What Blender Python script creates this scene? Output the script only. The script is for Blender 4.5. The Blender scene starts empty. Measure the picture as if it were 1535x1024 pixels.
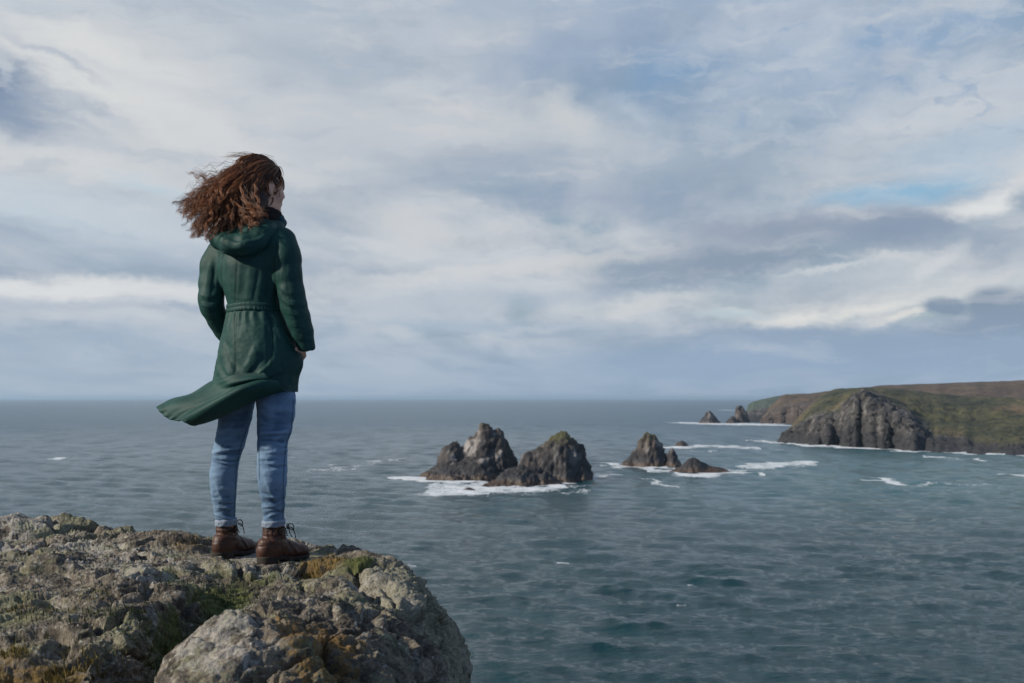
import bpy, math, random
import numpy as np
from mathutils import Vector, Matrix

random.seed(7)
rng = np.random.default_rng(11)
SC = bpy.context.scene
COL = SC.collection
CZ = 0.683            # eye height above the rock the person stands on
F = 1705.6            # focal length in photograph pixels (40 mm on 36 mm)
SEA = CZ - 30.0       # sea level, 30 m under the eye
R = math.radians

def P(px, py, Y):
    return np.array([(px - 767.5) / F * Y, Y, CZ - (py - 597.0) / F * Y])

def sea_D(py):
    return 30.0 * F / (py - 597.0)

def sea_xy(px, py):
    D = sea_D(py)
    return ((px - 767.5) / F * D, D)

def lin(r, g, b):
    def f(c):
        c /= 255.0
        return c / 12.92 if c <= 0.04045 else ((c + 0.055) / 1.055) ** 2.4
    return (f(r), f(g), f(b), 1.0)

# ---------------------------------------------------------------- scene tags
def tag(o, label=None, cat=None, group=None, kind=None):
    if label: o['label'] = label
    if cat: o['category'] = cat
    if group: o['group'] = group
    if kind: o['kind'] = kind
    return o

def mesh_np(name, V, Fc, mat=None, parent=None, smooth=True, attrs=None, cols=None):
    """One mesh object from numpy vertices and a list of face arrays (n x 3 or n x 4)."""
    if not isinstance(Fc, (list, tuple)): Fc = [Fc]
    Fc = [np.asarray(f, np.int32) for f in Fc if len(f)]
    me = bpy.data.meshes.new(name)
    V = np.asarray(V, np.float32)
    me.vertices.add(len(V)); me.vertices.foreach_set('co', V.ravel())
    loops = np.concatenate([f.ravel() for f in Fc])
    cnt = np.concatenate([np.full(len(f), f.shape[1], np.int32) for f in Fc])
    st = np.concatenate([[0], np.cumsum(cnt)[:-1]]).astype(np.int32)
    me.loops.add(len(loops)); me.loops.foreach_set('vertex_index', loops)
    me.polygons.add(len(cnt)); me.polygons.foreach_set('loop_start', st)
    me.update(calc_edges=True)
    me.polygons.foreach_set('use_smooth', np.full(len(cnt), smooth, bool))
    for k, a in (attrs or {}).items():
        me.attributes.new(k, 'FLOAT', 'POINT').data.foreach_set('value', np.asarray(a, np.float32).ravel())
    for k, a in (cols or {}).items():
        me.attributes.new(k, 'FLOAT_COLOR', 'POINT').data.foreach_set('color', np.asarray(a, np.float32).ravel())
    if mat: me.materials.append(mat)
    o = bpy.data.objects.new(name, me); COL.objects.link(o)
    if parent:
        o.parent = parent
        o.matrix_parent_inverse = Matrix.Translation(-parent.matrix_world.translation) if parent.parent is None else Matrix.Identity(4)
    return o

def grid_faces(nr, nc, wrap=False):
    i = np.arange(nr * nc).reshape(nr, nc)
    if wrap: i = np.concatenate([i, i[:, :1]], 1)
    return np.stack([i[:-1, :-1], i[:-1, 1:], i[1:, 1:], i[1:, :-1]], -1).reshape(-1, 4)

def vnormals(V, Fc):
    N = np.zeros_like(V)
    for f in (Fc if isinstance(Fc, list) else [Fc]):
        if f.shape[1] == 4:
            n = np.cross(V[f[:, 2]] - V[f[:, 0]], V[f[:, 3]] - V[f[:, 1]])
        else:
            n = np.cross(V[f[:, 1]] - V[f[:, 0]], V[f[:, 2]] - V[f[:, 0]])
        for k in range(f.shape[1]):
            for c in range(3):
                N[:, c] += np.bincount(f[:, k], weights=n[:, c], minlength=len(V))
    return N / (np.linalg.norm(N, axis=1, keepdims=True) + 1e-12)

# ---------------------------------------------------------------- noise
_perm = np.random.default_rng(3).permutation(256).astype(np.int32)
_perm = np.concatenate([_perm, _perm, _perm])
_grad = np.random.default_rng(4).normal(size=(256, 3)).astype(np.float32)
_grad /= np.linalg.norm(_grad, axis=1, keepdims=True)
_jit = np.random.default_rng(5).random((256, 3)).astype(np.float32)

def _h(ix, iy, iz):
    return _perm[_perm[_perm[ix & 255] + (iy & 255)] + (iz & 255)]

def perlin(p):
    p = np.asarray(p, np.float32)
    i = np.floor(p).astype(np.int32); f = p - i
    u = f * f * f * (f * (f * 6 - 15) + 10)
    out = 0
    for dx in (0, 1):
        wx = u[:, 0] if dx else 1 - u[:, 0]
        for dy in (0, 1):
            wy = u[:, 1] if dy else 1 - u[:, 1]
            for dz in (0, 1):
                wz = u[:, 2] if dz else 1 - u[:, 2]
                g = _grad[_h(i[:, 0] + dx, i[:, 1] + dy, i[:, 2] + dz)]
                d = g[:, 0] * (f[:, 0] - dx) + g[:, 1] * (f[:, 1] - dy) + g[:, 2] * (f[:, 2] - dz)
                out = out + d * wx * wy * wz
    return out * 1.5

def fbm(p, oct=5, lac=2.03, gain=0.5):
    s = 0; a = 1.0; q = np.asarray(p, np.float32)
    for k in range(oct):
        s = s + a * perlin(q + 17.3 * k); q = q * lac; a *= gain
    return s

def ridged(p, oct=5, lac=2.1, gain=0.55):
    s = 0; a = 1.0; q = np.asarray(p, np.float32); t = 0
    for k in range(oct):
        s = s + a * (1 - 2 * np.abs(perlin(q + 9.1 * k))); t += a
        q = q * lac; a *= gain
    return s / t

def worley(p):
    """F1, F2 distances and a random value of the nearest cell."""
    p = np.asarray(p, np.float32)
    i = np.floor(p).astype(np.int32); f = p - i
    f1 = np.full(len(p), 9.0, np.float32); f2 = f1.copy(); cid = np.zeros(len(p), np.int32)
    for dx in (-1, 0, 1):
        for dy in (-1, 0, 1):
            for dz in (-1, 0, 1):
                hh = _h(i[:, 0] + dx, i[:, 1] + dy, i[:, 2] + dz)
                j = _jit[hh]
                d = np.sqrt((dx + j[:, 0] - f[:, 0]) ** 2 + (dy + j[:, 1] - f[:, 1]) ** 2 + (dz + j[:, 2] - f[:, 2]) ** 2)
                m = d < f1
                f2 = np.where(m, f1, np.minimum(f2, d)); cid = np.where(m, hh, cid); f1 = np.where(m, d, f1)
    return f1, f2, cid / 255.0

def sstep(a, b, x):
    t = np.clip((x - a) / (b - a), 0, 1)
    return t * t * (3 - 2 * t)

# ---------------------------------------------------------------- shader helper
class NT:
    def __init__(self, tree): self.t = tree; tree.nodes.clear()
    def n(self, typ, ins=None, **kw):
        nd = self.t.nodes.new(typ)
        for k, v in kw.items(): setattr(nd, k, v)
        for k, v in (ins or {}).items(): self.set(nd.inputs[k], v)
        return nd
    def set(self, sock, v):
        if isinstance(v, bpy.types.Node): v = v.outputs[0]
        if isinstance(v, bpy.types.NodeSocket): self.t.links.new(v, sock)
        else: sock.default_value = v
    def m(self, op, a, b=0.0, c=0.0, clamp=False):
        return self.n('ShaderNodeMath', {0: a, 1: b, 2: c}, operation=op, use_clamp=clamp).outputs[0]
    def v(self, op, a, b=(0, 0, 0), scale=None):
        nd = self.n('ShaderNodeVectorMath', {0: a, 1: b}, operation=op)
        if scale is not None: self.set(nd.inputs['Scale'], scale)
        return nd.outputs['Value'] if op in ('LENGTH', 'DOT_PRODUCT', 'DISTANCE') else nd.outputs[0]
    def rng(self, x, a, b, c=0.0, d=1.0, smooth=True):
        return self.n('ShaderNodeMapRange', {'Value': x, 'From Min': a, 'From Max': b, 'To Min': c, 'To Max': d},
                      interpolation_type='SMOOTHSTEP' if smooth else 'LINEAR').outputs[0]
    def mix(self, f, a, b):
        nd = self.n('ShaderNodeMix', data_type='RGBA')
        self.set(nd.inputs[0], f); self.set(nd.inputs[6], a); self.set(nd.inputs[7], b)
        return nd.outputs[2]
    def noise(self, vec, scale, detail=4.0, rough=0.55, dist=0.0):
        return self.n('ShaderNodeTexNoise', {'Vector': vec, 'Scale': scale, 'Detail': detail, 'Roughness': rough, 'Distortion': dist})
    def attr(self, name): return self.n('ShaderNodeAttribute', attribute_name=name)
    def comb(self, x, y, z): return self.n('ShaderNodeCombineXYZ', {0: x, 1: y, 2: z}).outputs[0]

def mat(name):
    m = bpy.data.materials.new(name); m.use_nodes = True
    t = NT(m.node_tree)
    b = t.n('ShaderNodeBsdfPrincipled'); o = t.n('ShaderNodeOutputMaterial', {'Surface': b})
    return m, t, b
# ================================================================ camera, sun, sky
cam = bpy.data.cameras.new('camera'); camo = bpy.data.objects.new('camera', cam); COL.objects.link(camo)
camo.location = (0, 0, CZ); camo.rotation_euler = (R(90), 0, 0)
cam.lens = 40; cam.sensor_width = 36; cam.clip_start = 0.05; cam.clip_end = 120000
cam.shift_y = 85.0 / 1535.0
cam.dof.use_dof = True; cam.dof.focus_distance = 4.75; cam.dof.aperture_fstop = 7.1
SC.camera = camo
SC.view_settings.view_transform = 'Standard'; SC.view_settings.look = 'None'
SC.view_settings.exposure = 0.0; SC.view_settings.gamma = 1.0

SUN_DIR = Vector((-0.90, -0.27, 0.52)).normalized()
sun = bpy.data.lights.new('sun', 'SUN'); suno = bpy.data.objects.new('sun', sun); COL.objects.link(suno)
suno.rotation_euler = SUN_DIR.to_track_quat('Z', 'Y').to_euler()
sun.energy = 4.6; sun.angle = R(2.5); sun.color = (1.0, 0.93, 0.82)

W = bpy.data.worlds.new('World'); SC.world = W; W.use_nodes = True
w = NT(W.node_tree)
el = math.asin(SUN_DIR.z); az = math.atan2(SUN_DIR.x, SUN_DIR.y)
skyn = w.n('ShaderNodeTexSky', sky_type='NISHITA', sun_disc=False)
skyn.sun_elevation = el; skyn.sun_rotation = az
tc = w.n('ShaderNodeTexCoord')
d = tc.outputs['Generated']
sep = w.n('ShaderNodeSeparateXYZ', {0: d})
# azimuth and elevation on the celestial sphere, in 1/1705.6 radian
U = w.m('MULTIPLY', w.m('ARCTAN2', sep.outputs[0], sep.outputs[1]), F)
Vv = w.m('MULTIPLY', w.m('ARCSINE', sep.outputs[2]), F)
uv = w.comb(U, Vv, 0.0)
def sky_pt(px, py):
    a = math.atan((px - 767.5) / F)
    e = math.atan((597.0 - py) / F * math.cos(a))
    return a * F, e * F
# cloud streets on a flat deck, running away from the viewer
zc = w.m('ADD', w.m('MAXIMUM', sep.outputs[2], 0.0), 0.10)
qx = w.m('DIVIDE', w.m('ADD', sep.outputs[0], w.m('MULTIPLY', sep.outputs[1], -0.07)), zc)
qy = w.m('DIVIDE', sep.outputs[1], zc)
deck = w.comb(w.m('MULTIPLY', qx, 1.5), w.m('MULTIPLY', qy, 0.62), 3.7)
n1 = w.noise(deck, 1.3, 7.0, 0.56, 0.35)
n2 = w.noise(w.v('ADD', deck, (7.1, 2.3, 5.0)), 0.75, 5.0, 0.5, 0.2)
# warps
ws = w.noise(w.v('MULTIPLY', uv, (1 / 260.0, 1 / 75.0, 1.0)), 1.0, 6.0, 0.58)
wp = w.noise(w.v('MULTIPLY', uv, (1 / 85.0, 1 / 62.0, 1.0)), 1.0, 8.0, 0.66)
wsv = w.v('MULTIPLY', w.v('SUBTRACT', ws.outputs['Color'], (0.5, 0.5, 0.5)), (190, 62, 0))
wpv = w.v('MULTIPLY', w.v('SUBTRACT', wp.outputs['Color'], (0.5, 0.5, 0.5)), (80, 58, 0))
cs = w.v('ADD', uv, w.v('ADD', wsv, w.v('MULTIPLY', wpv, (0.95, 0.8, 0))))
cp = w.v('ADD', uv, wpv)
cn = w.v('ADD', uv, w.v('MULTIPLY', wpv, (0.42, 0.42, 0)))
SKY = 10.0
def c10(rgb): c = lin(*rgb); return (c[0] * SKY, c[1] * SKY, c[2] * SKY, 1)
blue = w.n('ShaderNodeMix', {}, data_type='RGBA')
w.set(blue.inputs[0], 0.35); w.set(blue.inputs[6], skyn.outputs[0]); w.set(blue.inputs[7], c10((136, 170, 208)))
col = blue.outputs[2]
# general stratocumulus deck
lum = w.m('MULTIPLY_ADD', n2.outputs[0], 0.45, w.m('MULTIPLY', n1.outputs[0], 0.75))
lumr = w.rng(lum, 0.42, 0.74)
deckc = w.mix(lumr, c10((150, 166, 192)), c10((200, 205, 217)))
# cover: more blue to the right of the view and high up
cov = w.rng(w.m('ADD', n1.outputs[0], w.rng(U, -900, 700, 0.28, 0.06, False)), 0.38, 0.66, 0.35, 0.97)
col = w.mix(cov, col, deckc)
def layer(px, py, rx, ry, rot, rgb, alpha, soft=0.9, kind='s', tex=None):
    """one cloud or clearing: an ellipse on the sky, its edge warped by noise"""
    global col
    u0, v0 = sky_pt(px, py)
    # the vanishing link to the layers below makes the shader evaluate one layer after another
    vec = w.n('ShaderNodeVectorMath', {0: col, 1: (1e-8, 1e-8, 1e-8), 2: {'s': cs, 'p': cp, 'n': cn}[kind]}, operation='MULTIPLY_ADD').outputs[0]
    mp = w.n('ShaderNodeMapping', {'Vector': vec, 'Location': (u0, v0, 0),
                                   'Rotation': (0, 0, R(rot)), 'Scale': (rx, ry, 1)}, vector_type='TEXTURE')
    r = w.v('LENGTH', mp.outputs[0])
    a = w.rng(r, 1.0 + 0.15, 1.0 - soft, 0.0, alpha)
    if tex: a = w.m('MULTIPLY', a, w.rng(n1.outputs[0], tex[0], tex[1]))
    col = w.mix(a, col, c10(rgb))
# left: bright veil, dark wedge at the edge
layer(230, 150, 470, 190, -14, (203, 207, 217), .9, .9)
layer(560, 190, 330, 110, -6, (194, 200, 214), .65, .95)
layer(330, 20, 420, 40, 0, (186, 196, 213), .6, .95)
layer(40, 20, 120, 30, 0, (184, 195, 213), .6, .95)
layer(-20, 120, 105, 70, -14, (126, 145, 179), .9, .85)
layer(20, 175, 90, 40, -25, (140, 156, 187), .7, .9)
layer(150, 75, 190, 26, -14, (214, 216, 222), .85, .9)
layer(130, 130, 200, 26, -26, (214, 216, 222), .85, .9)
layer(240, 160, 190, 34, -20, (212, 214, 221), .8, .95)
layer(14, 104, 16, 26, 12, (208, 213, 223), .6, .9)
layer(95, 92, 90, 10, -26, (164, 176, 200), .55, .9)
layer(70, 160, 90, 9, -28, (158, 172, 198), .55, .9)
layer(160, 182, 110, 10, -24, (178, 187, 206), .5, .9)
layer(110, 245, 320, 36, -10, (210, 213, 221), .8, .95)
layer(330, 240, 260, 36, -14, (208, 211, 219), .7, .95)
layer(60, 310, 330, 50, -8, (190, 204, 221), .8, .95)
layer(240, 330, 330, 46, -6, (193, 203, 218), .7, .95)
layer(240, 285, 110, 16, -12, (176, 200, 222), .5, .95)
layer(620, -5, 800, 50, 0, (164, 180, 205), .6, .95)
layer(1100, -5, 400, 40, 0, (150, 172, 206), .5, .95)
# left low: bright bank
layer(160, 375, 380, 42, -3, (178, 190, 210), .6, .95)
layer(90, 435, 300, 26, 2, (217, 219, 226), .95, .8, 'p')
layer(250, 440, 150, 18, 0, (213, 216, 224), .8, .8, 'p')
layer(60, 462, 420, 22, 2, (176, 187, 208), .6, .9)
layer(200, 482, 420, 18, 1, (196, 203, 217), .7, .95)
layer(120, 520, 700, 40, 0, (164, 181, 206), .8, .95)
# centre
layer(520, 95, 260, 60, -3, (171, 184, 205), .6, .95)
layer(880, 70, 230, 70, 10, (152, 170, 202), .75, .95)
layer(640, 60, 90, 34, 15, (184, 193, 212), .55, .95, 'p')
layer(700, 205, 330, 72, -4, (196, 201, 213), .75, .95)
layer(900, 200, 180, 44, -14, (194, 200, 212), .7, .95)
layer(620, 130, 90, 16, 8, (198, 204, 216), .55, .95, 'p')
layer(690, 165, 130, 20, -10, (206, 208, 217), .65, .95, 'p')
layer(850, 180, 62, 34, -35, (205, 207, 214), .65, .95, 'p')
layer(835, 148, 42, 14, 15, (196, 201, 212), .5, .95, 'p')
layer(950, 165, 80, 18, -22, (190, 199, 214), .6, .95, 'p')
layer(790, 262, 300, 46, 0, (165, 177, 200), .6, .95)
layer(930, 305, 260, 36, 0, (155, 169, 196), .7, .95)
layer(600, 330, 120, 30, -10, (206, 208, 216), .6, .95)
layer(760, 352, 220, 20, -3, (203, 206, 216), .6, .95)
layer(690, 408, 380, 22, 5, (206, 209, 218), .7, .95)
layer(900, 385, 170, 16, 10, (207, 208, 215), .65, .95)
layer(560, 398, 200, 14, 2, (172, 184, 204), .5, .95)
layer(760, 450, 480, 26, 2, (174, 187, 208), .65, .95)
layer(960, 452, 160, 20, 4, (208, 211, 218), .75, .95)
layer(700, 490, 420, 26, 0, (164, 181, 205), .75, .95)
layer(606, 503, 34, 14, -6, (192, 200, 214), .8, .85, 'p')
layer(540, 516, 110, 7, 0, (184, 194, 210), .7, .9, 'p')
layer(800, 493, 90, 8, 4, (190, 198, 213), .6, .9, 'p')
# upper right: mottled blue
layer(1240, 90, 430, 130, 8, (158, 179, 211), .55, .95)
layer(1000, 108, 90, 48, 20, (122, 156, 200), .6, .95, 's', (.62, .40))
layer(1100, 52, 130, 34, 10, (178, 190, 212), .7, .95, 'p')
layer(1350, 85, 44, 24, 30, (182, 190, 209), .8, .95, 'p')
layer(1420, 40, 160, 28, 8, (134, 165, 205), .5, .95)
layer(1520, 112, 60, 16, 8, (190, 199, 216), .7, .95, 'p')
layer(1130, 185, 110, 30, 12, (180, 192, 210), .6, .95)
layer(1270, 230, 150, 40, 10, (182, 192, 209), .65, .95)
layer(1080, 250, 210, 44, 4, (164, 178, 200), .6, .95)
layer(1350, 280, 150, 24, 9, (139, 180, 215), .9, .95)
layer(1480, 215, 190, 40, 8, (162, 188, 217), .5, .95)
mott = w.noise(w.v('MULTIPLY', cp, (1 / 62.0, 1 / 30.0, 1.0)), 1.0, 5.0, 0.6, 0.5).outputs[0]
mk = w.m('MULTIPLY', w.rng(U, 120, 420), w.m('MULTIPLY', w.rng(Vv, 300, 420), w.rng(mott, .48, .68, 0, .55)))
col = w.mix(mk, col, c10((186, 196, 214)))
mk = w.m('MULTIPLY', w.rng(U, 120, 420), w.m('MULTIPLY', w.rng(Vv, 300, 420), w.rng(mott, .46, .30, 0, .5)))
col = w.mix(mk, col, c10((134, 163, 203)))
# right: dark bank over a bright gap
layer(1420, 312, 190, 22, 9, (216, 219, 226), .95, .85)
layer(1500, 285, 110, 24, 16, (220, 222, 228), .9, .85)
layer(1180, 345, 240, 36, 3, (146, 159, 186), .85, .9, 'p')
layer(1100, 392, 260, 34, 3, (143, 158, 184), .9, .9, 'p')
layer(1010, 420, 170, 18, 0, (150, 165, 190), .8, .9)
layer(1340, 350, 110, 36, -3, (144, 158, 186), .9, .85, 'p')
layer(1395, 335, 70, 22, 0, (146, 160, 188), .9, .8, 'p')
layer(1480, 370, 120, 46, 0, (152, 167, 192), .85, .9, 'p')
layer(1545, 300, 34, 30, 0, (152, 168, 192), .9, .8, 'p')
layer(1300, 415, 210, 24, 5, (186, 194, 209), .7, .95, 'p')
layer(1250, 402, 90, 7, 10, (214, 217, 224), .6, .95, 'p')
layer(1330, 385, 60, 8, -10, (208, 211, 219), .5, .95, 'p')
layer(1400, 400, 60, 16, 40, (206, 211, 221), .7, .9, 'p')
layer(1280, 455, 300, 30, 4, (211, 213, 219), .85, .95)
layer(1250, 465, 190, 15, 6, (220, 220, 223), .9, .9)
layer(1080, 470, 90, 12, 2, (186, 203, 218), .7, .9)
layer(1380, 472, 70, 8, 8, (224, 222, 222), .85, .9)
layer(1240, 505, 420, 24, 0, (150, 168, 196), .95, .75)
layer(1150, 545, 520, 36, 0, (148, 170, 202), .9, .9)
layer(1418, 461, 34, 15, -6, (142, 158, 184), .97, .45, 'n')
layer(1488, 458, 42, 30, 0, (143, 158, 184), .97, .45, 'n')
layer(1545, 466, 60, 36, 0, (145, 160, 186), .97, .5, 'n')
layer(1490, 492, 105, 26, 0, (145, 161, 188), .97, .6, 'n')
layer(1450, 525, 260, 30, 0, (147, 167, 198), .8, .9)
fine = w.noise(w.v('MULTIPLY', cs, (1 / 190.0, 1 / 42.0, 1.0)), 1.0, 8.0, 0.62).outputs[0]
col = w.mix(w.rng(fine, .50, .70, 0, .32), col, c10((214, 214, 220)))
col = w.mix(w.rng(fine, .50, .30, 0, .28), col, c10((146, 161, 188)))
mid = c10((180, 189, 205))[:3]
col = w.v('ADD', w.v('MULTIPLY', w.v('SUBTRACT', col, mid), (1.24, 1.22, 1.18)), (.915 * mid[0], .955 * mid[1], .925 * mid[2]))
col = w.n('ShaderNodeHueSaturation', {'Saturation': .80, 'Color': col}).outputs[0]
# haze belt above the horizon
belt = w.rng(Vv, 120.0, 10.0, 0.0, 0.80)
beltc = w.mix(w.rng(U, -700, 600), c10((167, 184, 202)), c10((149, 171, 196)))
col = w.mix(belt, col, beltc)
# the cloud sheet thins out overhead and behind the viewer, where the sun stands in clear sky
rear = w.rng(sep.outputs[1], .45, -.25, 0.0, .92)
col = w.mix(rear, col, w.mix(w.rng(n1.outputs[0], .45, .70), c10((84, 112, 152)), c10((140, 156, 182))))
col = w.mix(w.rng(sep.outputs[2], .42, .85, 0.0, .8), col, c10((104, 130, 168)))
bg = w.n('ShaderNodeBackground', {'Color': col, 'Strength': 0.1})
w.n('ShaderNodeOutputWorld', {'Surface': bg})
W.cycles.sampling_method = 'MANUAL'; W.cycles.sample_map_resolution = 512
# ================================================================ sea
def seg_d(x, y, pts, aniso=1.0):
    """distance from points to a polyline"""
    best = np.full(x.shape, 1e9)
    for (ax, ay), (bx, by) in zip(pts[:-1], pts[1:]):
        dx, dy = bx - ax, by - ay
        t = np.clip(((x - ax) * dx + (y - ay) * dy) / (dx * dx + dy * dy + 1e-9), 0, 1)
        best = np.minimum(best, np.hypot(x - ax - t * dx, y - ay - t * dy))
    return best

# foam streaks: ((px,py) ...), half thickness in picture rows, strength
FOAM = [
    ([(600, 717), (625, 718), (650, 720), (690, 722), (735, 722)], 3.2, 1.0),
    ([(640, 735), (690, 738), (740, 733), (800, 733), (850, 728)], 5.0, .95),
    ([(655, 728), (700, 731), (745, 728)], 5.0, .85),
    ([(845, 727), (880, 730), (882, 735), (840, 739)], 2.2, .55),
    ([(835, 721), (890, 717), (925, 713)], 2.0, .7),
    ([(470, 705), (520, 703), (570, 692), (622, 686)], 2.6, .62),
    ([(490, 699), (540, 694), (600, 688)], 1.8, .45),
    ([(898, 697), (925, 697), (950, 700), (1000, 703)], 2.4, .95),
    ([(985, 706), (1010, 711), (1060, 711), (1110, 707), (1150, 711)], 2.6, .95),
    ([(968, 719), (990, 724), (1020, 727)], 2.2, .8),
    ([(1000, 671), (1030, 670), (1080, 669), (1140, 672)], 1.8, .9),
    ([(1040, 677), (1072, 677)], 1.2, .7),
    ([(1115, 700), (1170, 697), (1226, 692)], 2.4, .9),
    ([(1015, 634), (1050, 635), (1100, 636), (1180, 637)], 1.6, 1.0),
    ([(1083, 615), (1098, 615)], 1.0, .8),
    ([(1135, 661), (1168, 664), (1200, 667), (1262, 670), (1330, 674)], 2.0, 1.0),
    ([(1330, 675), (1400, 678), (1470, 680), (1540, 683)], 1.0, .9),
    ([(1380, 685), (1420, 686), (1470, 690)], 2.0, .8),
    ([(1294, 717), (1330, 721), (1365, 724)], 2.4, .95),
    ([(1365, 724), (1410, 727), (1480, 728)], 1.6, .55),
    ([(1502, 712), (1540, 715)], 2.6, .95),
    ([(1200, 680), (1280, 688)], 5, .25),
    ([(1060, 690), (1120, 688)], 3, .2),
    ([(82, 687), (95, 687)], 1.2, 1.0),
    ([(624, 847.5), (646, 848)], .7, .75),
    ([(657, 876.5), (667, 877)], .6, .6),
    ([(834, 846.5), (852, 847)], .7, .75),
    ([(1032, 876.5), (1052, 876)], .8, .8),
    ([(1010, 906.5), (1030, 906)], .7, .6),
    ([(1340, 771), (1352, 772)], 1.2, .6),
    ([(735, 745), (760, 742)], 2.0, .5),
]
def sea_foam(x, y):
    wx = x + 0.02 * y * fbm(np.stack([x / 14, y / 24, 0 * x], 1), 3)
    wy = y + (0.006 + 0.022 * sstep(250, 420, y)) * y * fbm(np.stack([x / 16 + 5, y / 30, 0 * x + 3], 1), 3)
    px = wx / wy * F + 767.5
    f = np.zeros_like(x)
    # work in (bearing, distance) so that thickness follows real metres on the water
    for pts, th, s in FOAM:
        W_ = [sea_xy(*q) for q in pts]
        Dm = np.mean([q[1] for q in W_])
        thm = th * Dm * Dm / (30.0 * F)      # metres of depth for one row
        k = thm / (1.6 * th * Dm / F)         # foreshortening: streaks are long in depth, thin across
        sx = [(a * 1.0, b / k) for a, b in W_]
        near = (y > Dm * 0.6) & (y < Dm * 1.6)
        if not near.any(): continue
        dd = seg_d(wx[near], wy[near] / k, sx)
        f[near] = np.maximum(f[near], s * sstep(2.3, 0.15, dd / (1.6 * th * Dm / F)))
    return f

ncol, nrow = 1250, 900
ang = np.concatenate([np.linspace(-1.35, -0.52, 40)[:-1], np.linspace(-0.52, 0.52, ncol), np.linspace(0.52, 1.35, 40)[1:]])
rad = np.exp(np.linspace(np.log(60.0), np.log(4000.0), nrow))
rad = np.concatenate([[12, 30, 45], rad, np.geomspace(4000, 60000, 50)[1:]])
A, Rr = np.meshgrid(ang, rad)
x = (np.sin(A) * Rr).ravel(); y = (np.cos(A) * Rr).ravel()
rr = Rr.ravel()
cell = np.maximum(rr * 0.0050, 0.05)
z = np.zeros_like(x); dxh = np.zeros_like(x); dyh = np.zeros_like(x)
r2 = np.random.default_rng(21)
near = rr < 2600
xn, yn, cn = x[near], y[near], cell[near]
gust = 0.72 + 0.45 * fbm(np.stack([xn / 55, yn / 80, 0 * xn], 1), 3)
zz = np.zeros(near.sum()); dd1 = zz.copy(); dd2 = zz.copy()
for k in range(80):
    L = 1.2 * (22 / 1.2) ** r2.random()
    th = R(200) + R(25) * r2.normal()           # waves roll in from the open sea
    kx, ky = math.sin(th) * 2 * math.pi / L, math.cos(th) * 2 * math.pi / L
    amp = 0.0135 * L ** 0.50 * (0.6 + 0.8 * r2.random())
    att = sstep(1.6, 3.2, L / cn) * (gust if L < 12 else 1.0)
    ph = kx * xn + ky * yn + r2.random() * 6.283 + 0.5 * np.sin(xn * 0.021 + yn * 0.013 + k)
    s, c = np.sin(ph), np.cos(ph)
    zz += amp * att * s
    dd1 += 0.9 * amp * att * c * math.sin(th); dd2 += 0.9 * amp * att * c * math.cos(th)
z[near] = zz; dxh[near] = dd1; dyh[near] = dd2
inview = (np.abs(A.ravel()) < 0.5) & (rr < 3500)
foam = np.zeros_like(x)
foam[inview] = sea_foam(x[inview], y[inview])
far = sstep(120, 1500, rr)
V = np.stack([x + dxh, y + dyh, SEA + z + 0.35 * np.clip(foam - .4, 0, 1) * sstep(300, 500, rr)], 1)
m_sea, t, b = mat('sea_water')
geo = t.n('ShaderNodeNewGeometry'); pos = geo.outputs['Position']
fo = t.attr('foam').outputs['Fac']; fa = t.attr('far').outputs['Fac']
nf = t.noise(t.v('MULTIPLY', pos, (0.30, 0.16, 0.3)), 1.0, 6, 0.62, 0.4)
nf2 = t.noise(t.v('MULTIPLY', pos, (1.1, 0.5, 1.1)), 1.0, 4, 0.6)
fmask = t.rng(t.m('ADD', t.m('MULTIPLY', fo, 0.93), t.m('MULTIPLY_ADD', nf.outputs[0], 1.15, t.m('MULTIPLY_ADD', nf2.outputs[0], .75, -0.92))), 0.38, 0.92)
fmask = t.m('MULTIPLY', fmask, t.rng(fo, 0.04, 0.22))
big = t.noise(t.v('MULTIPLY', pos, (1 / 150., 1 / 260., 1)), 1.0, 4, 0.55)
tint = t.mix(t.rng(big.outputs[0], .35, .68), (0.0045, 0.032, 0.039, 1), (0.010, 0.053, 0.062, 1))
shal = t.attr('shallow').outputs['Fac']
tint = t.mix(shal, tint, (0.036, 0.120, 0.128, 1))
tint = t.mix(t.m('MULTIPLY', fa, .75), tint, (0.016, 0.068, 0.112, 1))  # bluer with distance: the sky's reflection painted into the far water's colour
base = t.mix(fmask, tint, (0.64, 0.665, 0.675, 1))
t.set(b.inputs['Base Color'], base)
t.set(b.inputs['IOR'], 1.33)
rough = t.m('MULTIPLY_ADD', fa, 0.22, 0.07)
t.set(b.inputs['Roughness'], t.m('MAXIMUM', rough, t.m('MULTIPLY', fmask, 0.9)))
rip = t.noise(t.v('MULTIPLY', pos, (0.55, 1.05, 1.0)), 1.0, 6, 0.66, 0.4)
rip2 = t.noise(t.v('MULTIPLY', pos, (0.16, 0.10, 0.2)), 1.0, 5, 0.6, 0.2)
bh = t.m('ADD', t.m('MULTIPLY', rip.outputs[0], 0.52), t.m('MULTIPLY', rip2.outputs[0], t.m('MULTIPLY_ADD', fa, 2.2, 0.2)))
bump = t.n('ShaderNodeBump', {'Height': bh, 'Strength': 0.8, 'Distance': 1.0})
t.set(b.inputs['Normal'], bump)
pxs = x / np.maximum(y, 1e-3) * F + 767.5
shallow = sstep(900, 1250, pxs) * sstep(880, 620, rr) * sstep(260, 430, rr) * 0.75
o = mesh_np('sea', V, grid_faces(len(rad), len(ang))[:, ::-1], m_sea, attrs={'foam': foam, 'far': far, 'shallow': shallow})
tag(o, 'grey green choppy sea reaching to the horizon', 'sea', kind='structure')
del x, y, z, V, A, Rr, dxh, dyh, xn, yn
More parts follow.
